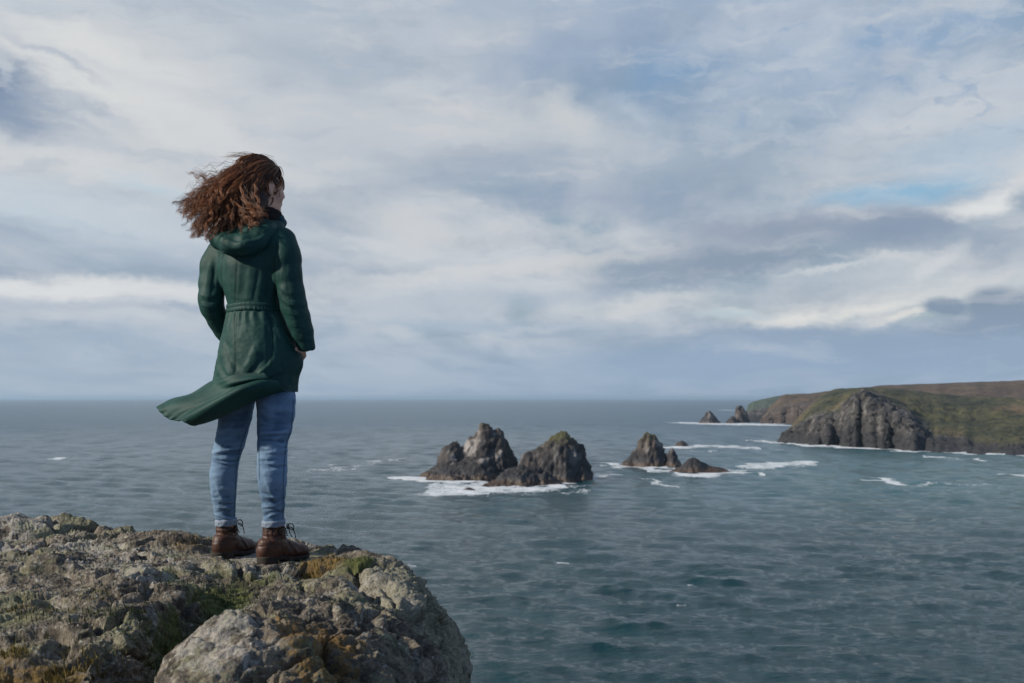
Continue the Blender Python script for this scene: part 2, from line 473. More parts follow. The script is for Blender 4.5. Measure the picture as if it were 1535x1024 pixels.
# ================================================================ sea stacks and headlands
m_stack, t, b = mat('stack_rock')
geo = t.n('ShaderNodeNewGeometry'); pos = geo.outputs['Position']
nz = t.n('ShaderNodeSeparateXYZ', {0: geo.outputs['Normal']}).outputs[2]
pz = t.n('ShaderNodeSeparateXYZ', {0: pos}).outputs[2]
hh = t.m('SUBTRACT', pz, SEA)
n1_ = t.noise(t.v('MULTIPLY', pos, (.25, .25, .12)), 1.0, 8, .62, .4)
n2_ = t.noise(pos, 0.07, 4, .5)
rock = t.mix(t.rng(n1_.outputs[0], .38, .66), (0.024, 0.021, 0.021, 1), (0.100, 0.086, 0.079, 1))
rock = t.mix(t.rng(n2_.outputs[0], .45, .65, 0, .5), rock, (0.115, 0.080, 0.058, 1))
pale = t.attr('pale').outputs['Fac']
rock = t.mix(t.m('MULTIPLY', pale, t.rng(n1_.outputs[0], .40, .58)), rock, (0.36, 0.33, 0.31, 1))
green = t.m('MULTIPLY', t.attr('green').outputs['Fac'], t.rng(t.m('ADD', n1_.outputs[0], t.m('MULTIPLY', nz, .35)), .50, .70))
rock = t.mix(green, rock, (0.085, 0.082, 0.026, 1))
# tide band: black lichen, then brown weed
hn = t.m('ADD', hh, t.m('MULTIPLY_ADD', n1_.outputs[0], 5.0, -2.5))
rock = t.mix(t.rng(hn, 9.5, 3.5, 0, .88), rock, (0.022, 0.021, 0.023, 1))
rock = t.mix(t.rng(hn, 2.6, 0.9, 0, .8), rock, (0.075, 0.042, 0.020, 1))
t.set(b.inputs['Base Color'], rock)
t.set(b.inputs['Roughness'], t.rng(hn, 1.0, 5.0, 0.45, 0.85))
bump = t.n('ShaderNodeBump', {'Height': n1_.outputs[0], 'Strength': 0.9, 'Distance': 2.0})
t.set(b.inputs['Normal'], bump)

def sea_stack(name, ridges, label, res=0.5, rough=1.0, seed=0, greenp=(), group=None, pales=1.0, cat='sea stack'):
    """ridges: (silhouette [(px,py)...], distance of the ridge line, depth factor). Solid rock from the sea bed up."""
    sils = []
    for pts, D, wf in ridges:
        X = np.array([(p[0] - 767.5) / F * D for p in pts]); Z = np.array([CZ - (p[1] - 597) / F * D for p in pts]) - SEA
        sils.append((X, Z, D, wf))
    x0 = min(s[0][0] for s in sils); x1 = max(s[0][-1] for s in sils)
    hmax = max(s[1].max() for s in sils); span = x1 - x0
    y0 = min(s[2] - s[3] * hmax for s in sils) - 3; y1 = max(s[2] + s[3] * hmax for s in sils) + 3
    xs = np.arange(x0 - 4, x1 + 4, res); ys = np.arange(y0 - 2, y1 + 2, res)
    X, Y = np.meshgrid(xs, ys); x = X.ravel(); y = Y.ravel()
    q = np.stack([x, y, 0 * x + seed], 1)
    z = np.full(len(x), -6.0)
    for sx, sz, D, wf in sils:
        wx = x + 0.8 * rough * fbm(np.stack([y / 6, x / 9, 0 * x + seed + 5], 1), 3)
        h = np.interp(wx, np.concatenate([[sx[0] - 6], sx, [sx[-1] + 6]]), np.concatenate([[-8], sz, [-8]]))
        butt = ridged(np.stack([x / 9, y / 60, 0 * x + seed + 2.2], 1), 3)           # buttresses running down to the water
        wd = (wf * (0.55 * np.maximum(h, 0) + 0.28 * hmax) + 1.2) * (0.92 + 0.45 * butt)
        tt = np.abs(y - D - 1.2 * fbm(q / 8, 3)) / np.maximum(wd, .5)
        prof = np.where(tt < 1, 1 - tt ** 1.25, -(tt - 1) * 1.4)
        z = np.maximum(z, np.where(h > 0, h * np.where(prof > 0, prof, 0) + np.where(prof < 0, prof * 5, 0), h))
    V = np.stack([x, y, z], 1)
    Fg = grid_faces(len(ys), len(xs))
    N = vnormals(V, Fg)
    p3 = V / np.array([6.5, 6.5, 8.0]) + seed
    f1, f2, cid = worley(p3 + 0.35 * np.stack([fbm(p3 * 1.7, 3), fbm(p3 * 1.7 + 9, 3), fbm(p3 * 1.7 + 21, 3)], 1))
    steep = 1 - np.clip(N[:, 2], 0, 1) * 0.5
    fine = ridged(V / np.array([3.2, 3.2, 5.0]) + seed, 5)
    k = np.clip(hmax / 18.0, .25, 1.1) * rough
    st_ = V[:, 2] * .62 - V[:, 0] * .62 + V[:, 1] * .3 + 1.6 * fbm(V / 7 + seed, 3)      # tilted beds, broken into ledges
    saw = (st_ / 3.1) % 1.0; saw2 = (st_ / 1.25 + .3) % 1.0
    g1, g2, gid = worley(V / np.array([3.0, 3.0, 4.2]) + seed + 9)
    disp = k * (1.9 * (cid - .5) * sstep(0.0, .25, f2 - f1) - 1.1 * sstep(.18, 0, f2 - f1) + 1.0 * fine + 1.1 * (saw - .5) + .5 * (saw2 - .5)
                + .9 * (gid - .5) * sstep(0, .3, g2 - g1)) * steep
    V = V + N * disp[:, None]
    V[:, 2] += SEA
    gp = np.zeros(len(V))
    ppx = V[:, 0] / V[:, 1] * F + 767.5; ppz = V[:, 2] - SEA
    for (cx, zlo, sp, st) in greenp:
        gp = np.maximum(gp, st * sstep(sp, sp * .3, np.abs(ppx - cx)) * sstep(zlo, zlo + 4, ppz))
    pl = pales * sstep(0.02, .45, fbm(np.stack([V[:, 0] / 5, V[:, 1] / 5, V[:, 2] / 9], 1) + seed * 3, 3)) * sstep(4, 8, ppz)
    # drop what lies deep under the water
    keep = (V[Fg, 2].max(1) > SEA - 3.0)
    Fk = Fg[keep]; used = np.unique(Fk); idx = np.full(len(V), -1); idx[used] = np.arange(len(used))
    o = mesh_np(name, V[used], idx[Fk], m_stack, attrs={'green': gp[used], 'pale': pl[used]})
    return tag(o, label, cat, group or ('low rocks awash' if name == 'low_skerry' else 'sea stacks'))

sea_stack('sea_stack', [
    ([(632, 719), (640, 708), (652, 697), (660, 684), (667, 672), (675, 663), (683, 662), (690, 667), (696, 668), (703, 657), (712, 650), (720, 638), (727, 633), (734, 637), (739, 644), (743, 645), (746, 640), (752, 643), (758, 655), (764, 668), (770, 682), (778, 700), (790, 720)], 432, .55),
    ([(640, 720), (655, 706), (668, 698), (690, 692), (705, 688), (720, 686), (735, 700), (745, 720)], 420, .5),
], 'tall twin peaked grey sea stack ringed with white foam', seed=1.3, greenp=[(727, 17, 30, .35)], pales=.9, res=.45)
sea_stack('sea_stack', [
    ([(770, 722), (776, 700), (783, 683), (790, 674), (797, 675), (805, 672), (812, 668), (820, 663), (827, 657), (833, 649), (840, 643), (846, 646), (852, 655), (858, 662), (866, 664), (873, 668), (876, 680), (882, 700), (888, 720)], 416, .55),
    ([(730, 727), (742, 718), (755, 708), (767, 701), (782, 697), (800, 697), (815, 703), (828, 715), (838, 729)], 396, .6),
], 'broad dark sea stack with a mossy green pointed top, right of the twin peaks', seed=4.1, greenp=[(838, 12, 60, .85), (800, 11, 30, .5)], pales=.6, res=.45)
sea_stack('sea_stack', [
    ([(933, 698), (940, 690), (947, 684), (951, 674), (956, 669), (961, 657), (966, 651), (970, 648), (975, 652), (981, 653), (985, 660), (991, 667), (997, 678), (1002, 683), (1010, 698)], 504, .55),
    ([(994, 699), (1001, 681), (1005, 673), (1008, 671), (1013, 677), (1018, 688), (1024, 699)], 500, .5),
], 'pointed sea stack with a small leaning spire at its right foot', seed=7.7, greenp=[(970, 10, 22, .8)], pales=.75, res=.45)
sea_stack('low_skerry', [
    ([(1005, 710), (1014, 702), (1024, 696), (1031, 688), (1038, 685), (1044, 687), (1050, 691), (1060, 695), (1066, 699), (1078, 700), (1090, 704), (1102, 710)], 461, .8),
], 'low brown skerry awash in foam before the pointed stack', res=.4, seed=2.2, pales=.5, cat='rock')
sea_stack('low_skerry', [([(1010, 669), (1016, 663), (1022, 660), (1028, 663), (1035, 669)], 716, .9)],
          'small dark humped rock in the white water behind the pointed stack', res=.5, seed=3.2, pales=.1, cat='rock', rough=.7)
sea_stack('low_skerry', [([(692, 736), (697, 732), (702, 730), (708, 733), (713, 736)], 372, 1.0)],
          'tiny black rock awash in foam in front of the twin peaks', res=.25, seed=5.2, pales=0, cat='rock', rough=.5)
sea_stack('sea_stack', [([(1048, 635), (1053, 625), (1058, 618), (1063, 615), (1068, 620), (1073, 625), (1080, 635)], 1370, .6)],
          'lone far cone shaped sea stack off the distant headland', res=1.0, seed=6.2, pales=.7)
sea_stack('sea_stack', [([(1089, 634), (1093, 628), (1097, 623), (1102, 626), (1105, 634)], 1375, .6),
                        ([(1100, 634), (1103, 620), (1104, 610), (1109, 606), (1115, 610), (1120, 620), (1124, 634)], 1390, .5)],
          'far hooked sea stack touching the distant blue green slope', res=1.0, seed=8.9, pales=.5)

# ---- headlands: shore line, cliff top and skyline per bearing, ground rising inland
m_land, t, b = mat('headland_ground')
geo = t.n('ShaderNodeNewGeometry'); pos = geo.outputs['Position']
sepn = t.n('ShaderNodeSeparateXYZ', {0: geo.outputs['Normal']}); nz = sepn.outputs[2]
pz = t.n('ShaderNodeSeparateXYZ', {0: pos}).outputs[2]; hh = t.m('SUBTRACT', pz, SEA)
n1_ = t.noise(t.v('MULTIPLY', pos, (.16, .16, .07)), 1.0, 8, .62, .5)
n2_ = t.noise(pos, 0.035, 6, .6)
n3_ = t.noise(t.v('ADD', pos, (300, 40, 10)), 0.018, 5, .6)
n4_ = t.noise(pos, 0.16, 5, .65)
rock = t.mix(t.rng(n1_.outputs[0], .36, .62), (0.017, 0.016, 0.017, 1), (0.090, 0.081, 0.073, 1))
rock = t.mix(t.rng(n1_.outputs[0], .57, .68, 0, .55), rock, (0.30, 0.28, 0.26, 1))
hn = t.m('ADD', hh, t.m('MULTIPLY_ADD', n1_.outputs[0], 6.0, -3.0))
rock = t.mix(t.rng(hn, 13.0, 5.0, 0, .85), rock, (0.024, 0.023, 0.025, 1))
grass = t.mix(t.rng(n2_.outputs[0], .36, .62), (0.022, 0.028, 0.013, 1), (0.078, 0.072, 0.028, 1))
grass = t.mix(t.rng(n4_.outputs[0], .50, .60, 0, .8), grass, (0.015, 0.020, 0.011, 1))
grass = t.mix(t.rng(n3_.outputs[0], .50, .66, 0, .75), grass, (0.150, 0.105, 0.056, 1))
heath = t.mix(t.rng(n2_.outputs[0], .35, .65), (0.062, 0.042, 0.029, 1), (0.125, 0.084, 0.050, 1))
ha = t.attr('heath').outputs['Fac']
veg = t.mix(ha, grass, heath)
bl = t.attr('blue').outputs['Fac']
veg = t.mix(bl, veg, (0.060, 0.085, 0.060, 1))
cf = t.attr('cliff').outputs['Fac']
rk = t.rng(t.m('ADD', t.m('SUBTRACT', cf, t.m('MULTIPLY', nz, 0.25)), t.m('MULTIPLY_ADD', n1_.outputs[0], 1.1, t.m('MULTIPLY_ADD', n2_.outputs[0], -.9, -.12))), .20, .46)
colr = t.mix(rk, veg, t.mix(ha, rock, t.mix(.5, rock, (0.115, 0.075, 0.052, 1))))
t.set(b.inputs['Base Color'], colr); t.set(b.inputs['Roughness'], .9)
t.set(b.inputs['Normal'], t.n('ShaderNodeBump', {'Height': t.m('ADD', n1_.outputs[0], n4_.outputs[0]), 'Strength': .8, 'Distance': 3.0}))

def headland(name, cols, label, runs, seed, heath=0.0, blue=0.0, rough=1.0, nr=260, step=1.0, D=None, lumps=2.0, gully=()):
    cols = np.array(cols, float)
    px = np.arange(cols[0, 0], cols[-1, 0], step)
    sh, ct, tp = (np.interp(px, cols[:, 0], cols[:, k]) for k in (1, 2, 3))
    D0 = np.full(len(px), D) if D else sea_D(sh)
    wob = 7 * rough * fbm(np.stack([px / 26, 0 * px + seed, 0 * px], 1), 3)
    for c_, w_, dep in gully: wob = wob + dep * np.exp(-((px - c_) / w_) ** 2)
    rc, rt = runs
    c_r = rc * (1 + .25 * fbm(np.stack([px / 40, 0 * px, 0 * px + seed], 1), 2))
    zc = CZ - (ct - 597) / F * (D0 + c_r) - SEA
    zt = CZ - (tp - 597) / F * (D0 + c_r + rt) - SEA
    s = np.concatenate([[-.15, -.05], np.linspace(0, 1, nr // 2) ** .9, 1 + np.linspace(0, 1, nr // 2)[1:], [2.15, 2.4, 2.8]])
    S, PX = np.meshgrid(s, px, indexing='ij')
    t1 = np.clip(S, 0, 1); t2 = np.clip(S - 1, 0, 1)
    depth = D0[None] + np.where(S <= 1, S * c_r[None], c_r[None] + (S - 1) * rt)
    h = zc[None] * (1 - (1 - t1) ** 1.7) + (zt - zc)[None] * (t2 ** .8)
    h = np.where(S < 0, S * 40, h); h = np.where(S > 2, zt[None] - (S - 2) * 12, h)
    depth = depth + wob[None] * np.clip(1.3 - S, 0, 1)
    X = (PX - 767.5) / F * depth
    V = np.stack([X, depth, h], -1).reshape(-1, 3)
    Fg = grid_faces(len(s), len(px))
    N = vnormals(V, Fg); N[N[:, 2] < 0] *= -1
    p = V / np.array([9, 9, 14.0]) + seed
    f1, f2, cid = worley(p + .3 * np.stack([fbm(p * 2, 3), fbm(p * 2 + 4, 3), fbm(p * 2 + 8, 3)], 1))
    cl = np.where(S < 1, 1.0, np.clip(1 - (S - 1) * 3.0, 0, 1)).ravel()
    rid = ridged(np.stack([V[:, 0] / 15, V[:, 1] / 30, V[:, 2] / 24], 1) + seed, 5)
    cfac = np.interp(PX.ravel(), [1163, 1365, 1410], [1, 1, .42])
    disp = rough * cl * cfac * (3.0 * (cid - .5) + 3.2 * rid - 1.5 * sstep(.2, 0, f2 - f1)) * sstep(-1, 5, V[:, 2])
    fade = sstep(2.02, 1.55, S).ravel()
    disp += (1 - cl) * lumps * fbm(V / 14 + seed, 5) * (0.25 + .75 * fade)
    V = V + N * disp[:, None]
    V[:, 2] += SEA
    cliff = np.where(S < 1, 1.0, 1.0 - (S - 1) * np.interp(PX, [1163, 1375, 1425], [1.6, 1.8, 5.0])).ravel() * (1 - .30 * (1 - cfac))
    o = mesh_np(name, V, Fg, m_land, attrs={'cliff': np.clip(cliff, 0, 1), 'heath': np.full(len(V), heath), 'blue': np.full(len(V), blue)})
    return tag(o, label, 'headland', kind='structure')

headland('headland', [
    (1163, 663, 662.5, 662), (1172, 664, 656, 654), (1185, 665, 648, 640), (1200, 666, 641, 622), (1212, 667, 636, 609), (1225, 668, 630, 598), (1240, 669, 634, 588), (1250, 669.5, 640, 584),
    (1258, 670, 636, 583), (1268, 670.5, 612, 583), (1280, 671, 598, 582), (1295, 672, 588, 581), (1315, 673, 602, 580), (1330, 674, 612, 581), (1350, 675.5, 628, 583), (1370, 677, 643, 586), (1400, 678, 663, 590), (1450, 680, 669, 594), (1535, 683, 674, 597), (1640, 688, 680, 598)],
    'near headland with grey cliffs and rough green slopes', (26, 150), 3.3,
    gully=((1253, 8, 22), (1292, 6, 12), (1232, 5, 9), (1338, 6, 11), (1316, 4, 6), (1388, 9, 9), (1206, 5, 6), (1440, 10, 6), (1275, 8, -2)))
headland('heather_moor', [(1262, 620, 604, 585), (1290, 622, 606, 582.5), (1320, 622, 604, 577.5), (1400, 622, 602, 575), (1535, 622, 600, 570), (1700, 622, 598, 566)],
         'brown heather moor rising behind the near headland', (120, 300), 5.1, heath=1.0, rough=.12, D=880, nr=120, step=2, lumps=1.5)
headland('far_headland', [(1138, 635, 634, 634), (1144, 635, 628, 622), (1152, 635, 622, 612), (1160, 635, 618, 604), (1170, 635.5, 616, 595), (1178, 635.5, 614, 591), (1195, 636, 612, 590.5), (1212, 636, 610, 590), (1235, 636, 608, 587), (1300, 637, 606, 580)],
         'rust brown far headland behind the near cliffs', (28, 120), 8.4, heath=.85, rough=.8, nr=160, step=.7)
headland('far_slope', [(1117, 633, 630, 622), (1122, 633, 624, 606), (1130, 633, 620, 602), (1142, 633, 618, 598.5), (1155, 633, 616, 596), (1172, 633, 614, 592.5), (1200, 633, 612, 590)],
         'hazy blue green slope at the end of the coast', (40, 150), 9.9, blue=1.0, rough=.35, nr=120, step=1.0)
# ================================================================ the outcrop in front
FEET = [((-1.030, 4.735), (-0.895, 4.875)), ((-1.250, 4.86), (-1.168, 5.035))]   # heel, toe of right and left boot

def gauss(x, y, px, Y, rx, ry, h, rot=0.0):
    cx = (px - 767.5) / F * Y
    c, s = math.cos(R(rot)), math.sin(R(rot))
    u = (x - cx) * c + (y - Y) * s; v = -(x - cx) * s + (y - Y) * c
    return h * np.exp(-(u / rx) ** 2 - (v / ry) ** 2)

def outcrop_base(x, y):
    E = np.interp(y, [0.5, 1.5, 2.4, 2.8, 3.2, 3.6, 4.0, 4.3, 4.7, 5.0, 5.3, 6], [-.9, -.75, -.62, -.56, -.50, -.43, -.41, -.385, -.50, -.60, -.80, -1.1])
    E = E + .035 * fbm(np.stack([y * 2.2, 0 * x + 3, x * .5], 1), 3)
    e = x - E
    z = np.interp(e, [-.3, -.12, 0, .075, .145, .20, .25, .32, .5, 2, 4], [0, -.004, -.022, -.075, -.18, -.31, -.52, -.95, -3, -26, -32])
    B = np.interp(x, [-6, -2.6, -2.1, -1.7, -1.4, -1.1, -.7, -.4], [6.0, 5.75, 5.65, 5.45, 5.32, 5.22, 5.16, 5.0])
    B = B + .04 * fbm(np.stack([x * 2.5, 0 * x + 8, y * .3], 1), 3)
    e2 = y - B
    z = z + np.interp(e2, [-.2, 0, .12, .3, .6, 3, 6], [0, -.012, -.08, -.5, -1.8, -24, -31])
    z = z + sstep(2.3, .4, y) * -.9
    left = sstep(-1.30, -1.9, x) * sstep(4.2, 5.0, y)
    z = z + .012 * left
    z += gauss(x, y, 80, 5.50, .26, .22, .055) + gauss(x, y, 195, 5.25, .22, .20, .045) + gauss(x, y, 268, 5.15, .12, .12, .025)
    z += gauss(x, y, 125, 5.0, .5, .22, .025, 20) + gauss(x, y, 10, 5.3, .4, .3, .03)
    z += gauss(x, y, 530, 5.00, .085, .07, .026) + gauss(x, y, 592, 4.92, .07, .09, .020) + gauss(x, y, 490, 5.06, .06, .05, .020)
    z += gauss(x, y, 560, 4.55, .12, .2, .03, 30) + gauss(x, y, 640, 4.2, .1, .2, .02)
    # foreground left mass of blocks, and the mossy gully beside it
    z += gauss(x, y, 200, 3.70, .30, .22, .055, 15) + gauss(x, y, 60, 3.9, .40, .28, .075, 10) + gauss(x, y, 130, 3.15, .30, .22, .07, -10)
    z += gauss(x, y, 300, 3.75, .10, .09, .03) + gauss(x, y, 240, 3.35, .12, .14, .06) + gauss(x, y, 90, 2.7, .22, .2, .10)
    z -= gauss(x, y, 320, 4.0, .16, .22, .035) + gauss(x, y, 420, 3.9, .3, .16, .03)
    z -= gauss(x, y, 5, 2.55, .14, .25, .12)
    pts = [((q - 767.5) / F * Y, Y) for q, Y in ((345, 4.0), (318, 3.6), (285, 3.2), (238, 2.85), (200, 2.5), (170, 2.1))]
    dd = seg_d(x + .03 * fbm(np.stack([x * 6, y * 6, 0 * x], 1), 3), y, pts)
    z -= .17 * sstep(.13, .0, dd) * sstep(4.05, 3.3, y)
    # gullies that split the right-hand shoulder from the top
    pts = [((q - 767.5) / F * Y, Y) for q, Y in ((455, 4.5), (520, 4.3), (560, 4.0), (575, 3.6), (600, 3.2))]
    z -= .07 * sstep(.09, 0, seg_d(x, y, pts))
    pts = [((q - 767.5) / F * Y, Y) for q, Y in ((200, 4.45), (290, 4.55), (330, 4.35), (400, 4.4))]
    z -= .035 * sstep(.08, 0, seg_d(x, y, pts))
    return z

def rock_disp(V, k=1.0, pop=None, brk=0.0):
    st = np.array([[.80, .50, .33], [-.53, .85, 0], [-.28, -.17, .94]])      # strata frame
    Q = V @ st.T
    warp = np.stack([fbm(V * 3.1, 3), fbm(V * 3.1 + 5, 3), fbm(V * 3.1 + 11, 3)], 1)
    f1, f2, cid = worley(Q * np.array([1.7, 3.2, 4.0]) + .40 * warp)
    d = .078 * (cid - .5) * sstep(0, .45, f2 - f1) - .042 * sstep(.13, 0, f2 - f1)
    f1, f2, cid = worley(Q * np.array([6.5, 12., 15.]) + .5 * warp + 7)
    br = np.maximum(sstep(-.15, .35, fbm(V * 1.9 + 31, 3)), brk)
    d += (.004 + .012 * br) * (cid - .5) * sstep(0, .4, f2 - f1) - (.003 + .009 * br) * sstep(.18, 0, f2 - f1) + .030 * fbm(V * 2.4 + 9, 2)
    d += .028 * ridged(Q * np.array([2.2, 9.5, 8.0]) + .3 * warp, 6, gain=.6)
    d += .010 * fbm(V * 9, 5)
    f1, f2, cid = worley(V * 21 + .4 * warp)
    d -= .0055 * f1
    f1, f2, cid = worley(V * 52 + 3)
    pp = .0055 if pop is None else .0055 + .006 * pop
    d -= pp * f1
    d += .0022 * fbm(V * 110, 2)
    return d * k

txs = np.concatenate([np.linspace(-1.7, -.475, 70)[:-1], np.linspace(-.475, .03, 1050), np.linspace(.03, 1.3, 90)[1:]])
ws_ = np.concatenate([np.linspace(1.6, .47, 40)[:-1], np.linspace(.47, .160, 780), np.linspace(.160, .09, 30)[1:]])
TX, WW = np.meshgrid(txs, ws_)
y = (1 / WW).ravel(); x = (TX.ravel()) * y
V = np.stack([x, y, outcrop_base(x, y)], 1)
Fg = grid_faces(len(ws_), len(txs))
N = vnormals(V, Fg); N[N[:, 2] < 0] *= -1
fd = np.full(len(V), 9.0)
for a, b_ in FEET:
    fd = np.minimum(fd, seg_d(x, y, [a, b_]))
    fd = np.minimum(fd, .03 + seg_d(x, y, [(a[0] + .01, a[1] - .09), (b_[0] + .03, b_[1] - .13)]))
calm = sstep(.05, .18, fd)
popm = sstep(-.66, -.35, x) * sstep(3.1, 3.7, y)
d = rock_disp(V, 1.0, popm)
d = np.where(d > 0, d * (.25 + .75 * calm), d)
V0 = V.copy()
V = V + N * (d * (.30 + .70 * calm))[:, None]
V[:, 2] = np.maximum(V[:, 2], SEA - 2.5)
V[:, 2] += .006
z_under = V[:, 2].copy()
V[:, 2] = np.where(fd < .18, V[:, 2] * calm + (1 - calm) * (-.003 + .006 * fbm(V * 25, 3) - .035 * np.clip(4.72 - y, 0, .5)), V[:, 2])
px = x / y * F + 767.5
py = 597 - (V[:, 2] - CZ) / y * F
def blob(cx, cy, rx, ry): return np.exp(-((px - cx) / rx) ** 2 - ((py - cy) / ry) ** 2)
# where things grow on the rock: world regions found from where the photograph shows them
moss = np.clip(1.1 * gauss(x, y, 325, 3.95, .20, .35, 1) + .8 * gauss(x, y, 300, 3.4, .10, .35, 1) + .7 * gauss(x, y, 540, 4.55, .10, .18, 1) + .5 * gauss(x, y, 440, 4.4, .3, .2, 1)
               + .5 * gauss(x, y, 170, 3.2, .3, .3, 1) + .35 * gauss(x, y, 90, 4.4, .6, .4, 1), 0, 1)
ochre = np.clip(1.0 * gauss(x, y, 20, 2.6, .22, .3, 1) + .8 * gauss(x, y, 290, 5.05, .22, .16, 1) + .8 * gauss(x, y, 500, 4.6, .14, .12, 1) + .45 * gauss(x, y, 95, 3.4, .3, .3, 1)
                + .5 * gauss(x, y, 460, 4.55, .2, .12, 1) + .4 * gauss(x, y, 300, 4.7, .25, .1, 1), 0, 1)
palem = np.clip(sstep(.0, .55, fbm(V0 * 2.3 + 4, 4)) + .5 * gauss(x, y, 170, 4.6, .5, .4, 1) + .3 * popm, 0, 1)

def rock_material(name):
    m, t, b = mat(name)
    tcn = t.n('ShaderNodeNewGeometry'); p = tcn.outputs['Position']
    na = t.noise(p, 4.0, 8, .65, .3).outputs[0]
    nb = t.noise(t.v('ADD', p, (4, 9, 2)), 14.0, 8, .7, .4).outputs[0]
    nc = t.noise(t.v('ADD', p, (14, 3, 7)), 55.0, 5, .7).outputs[0]
    nd = t.noise(t.v('ADD', p, (1, 3, 17)), 26.0, 6, .7, .6).outputs[0]
    nz = t.n('ShaderNodeSeparateXYZ', {0: tcn.outputs['Normal']}).outputs[2]
    c = t.mix(t.rng(nb, .34, .66), (0.050, 0.041, 0.032, 1), (0.238, 0.200, 0.152, 1))
    c = t.mix(t.rng(na, .50, .66, 0, .55), c, (0.125, 0.088, 0.062, 1))
    # crustose lichens: pale grey rosettes, greenish grey fruticose beards
    pm = t.attr('palem').outputs['Fac']
    li = t.rng(t.m('MULTIPLY_ADD', pm, .16, nd), .54, .66)
    c = t.mix(t.m('MULTIPLY', li, .72), c, (0.40, 0.37, 0.325, 1))
    gl = t.m('MULTIPLY', t.rng(t.m('ADD', na, t.m('MULTIPLY', nc, .5)), .72, .92), .75)
    c = t.mix(gl, c, (0.215, 0.215, 0.125, 1))
    sp = t.rng(nc, .61, .70, 0, .85)
    c = t.mix(sp, c, (0.50, 0.47, 0.42, 1))
    dk = t.rng(t.noise(t.v('ADD', p, (8, 8, 3)), 19.0, 6, .7, .3).outputs[0], .58, .70, 0, .85)
    c = t.mix(dk, c, (0.035, 0.032, 0.028, 1))
    po = t.attr('popm').outputs['Fac']
    c = t.mix(t.m('MULTIPLY', po, t.rng(nb, .3, .6, .25, .8)), c, t.mix(nc, (0.15, 0.145, 0.09, 1), (0.29, 0.27, 0.19, 1)))
    oc = t.attr('ochre').outputs['Fac']
    of = t.rng(t.m('ADD', t.m('MULTIPLY', oc, .55), t.m('MULTIPLY_ADD', nb, .8, t.m('MULTIPLY_ADD', nd, .7, t.m('MULTIPLY', nc, .4)))), 1.28, 1.50)
    c = t.mix(t.m('MULTIPLY', of, .9), c, t.mix(nc, (0.085, 0.052, 0.016, 1), (0.24, 0.150, 0.038, 1)))
    og = t.attr('orange').outputs['Fac']
    off = t.rng(t.m('ADD', t.m('MULTIPLY', og, .6), t.m('MULTIPLY_ADD', nb, .8, t.m('MULTIPLY_ADD', nd, .9, t.m('MULTIPLY', nc, .5)))), 1.58, 1.76)
    c = t.mix(t.m('MULTIPLY', off, .8), c, t.mix(nc, (0.085, 0.045, 0.013, 1), (0.25, 0.135, 0.028, 1)))
    mo = t.attr('moss').outputs['Fac']
    mf = t.rng(t.m('ADD', t.m('MULTIPLY', mo, .6), t.m('MULTIPLY_ADD', nb, .6, t.m('MULTIPLY', na, .5))), .92, 1.10)
    c = t.mix(t.m('MULTIPLY', mf, .9), c, t.mix(nc, (0.030, 0.042, 0.012, 1), (0.135, 0.150, 0.035, 1)))
    ne = t.noise(t.v('ADD', p, (5, 1, 2)), 130.0, 3, .7).outputs[0]
    gr = t.rng(t.m('MULTIPLY_ADD', ne, .6, t.m('MULTIPLY', nc, .4)), .36, .64, .62, 1.42, False)
    c = t.v('MULTIPLY', c, t.comb(gr, gr, gr))
    t.set(b.inputs['Base Color'], c); t.set(b.inputs['Roughness'], .9)
    t.set(b.inputs['Specular IOR Level'], .25)
    bh = t.m('ADD', t.m('MULTIPLY', nb, .02), t.m('MULTIPLY_ADD', ne, .004, t.m('MULTIPLY', nc, .010)))
    t.set(b.inputs['Normal'], t.n('ShaderNodeBump', {'Height': bh, 'Strength': .9, 'Distance': 1.0}))
    return m
m_rock = rock_material('cliff_rock')
o = mesh_np('cliff_top', V, Fg, m_rock, attrs={'moss': moss, 'ochre': ochre, 'palem': palem, 'popm': popm, 'orange': 0 * x})
tag(o, 'weathered grey cliff top rock under the person, patched with moss and lichen', 'rock', kind='structure')
top_V, top_w, top_t = V, ws_, txs
def ground_z(xq, yq):
    j = np.argmin(np.abs(txs - xq / yq)); i = np.argmin(np.abs(ws_ - 1 / yq))
    return V[i * len(txs) + j, 2]

# the separate boulder in front, split from the outcrop by the gully
nu, nv = 900, 420
ph = np.linspace(0, 2 * math.pi, nu, endpoint=False); th = np.linspace(0.0, 1.0, nv)
TH, PH = np.meshgrid(th, ph, indexing='ij')
ang_ = TH * math.pi * .62
rad_ = np.sin(np.minimum(ang_, math.pi / 2)) ** .9
rx = np.where(np.cos(PH) > 0, .345, .345); ry = np.where(np.sin(PH) > 0, .34, .75)
bx = -.515 + rx * rad_ * np.cos(PH) + .05 * np.sin(PH) * rad_
by = 3.00 + ry * rad_ * np.sin(PH)
bz = -.20 + .335 * np.where(ang_ < math.pi / 2, np.cos(ang_) ** .72, -np.abs(np.cos(ang_)) * 1.5)
BV = np.stack([bx, by, bz], -1).reshape(-1, 3)
BV[:, 2] += gauss(BV[:, 0], BV[:, 1], 400, 2.95, .13, .13, .022) + gauss(BV[:, 0], BV[:, 1], 455, 3.05, .1, .12, .016)
BF = grid_faces(nv, nu, True)
BN = vnormals(BV, BF); BN[(BN * (BV - np.array([-.5, 2.9, -.3]))).sum(1) < 0] *= -1
BN[:nu] = (0, 0, 1)
bd = rock_disp(BV + np.array([3.1, 1.7, 0.6]), .95, None, .9)
sd_ = (BV[:, 0] * .75 + BV[:, 2] * .6 + .12 * BV[:, 1]) + .03 * fbm(BV * 7, 3)
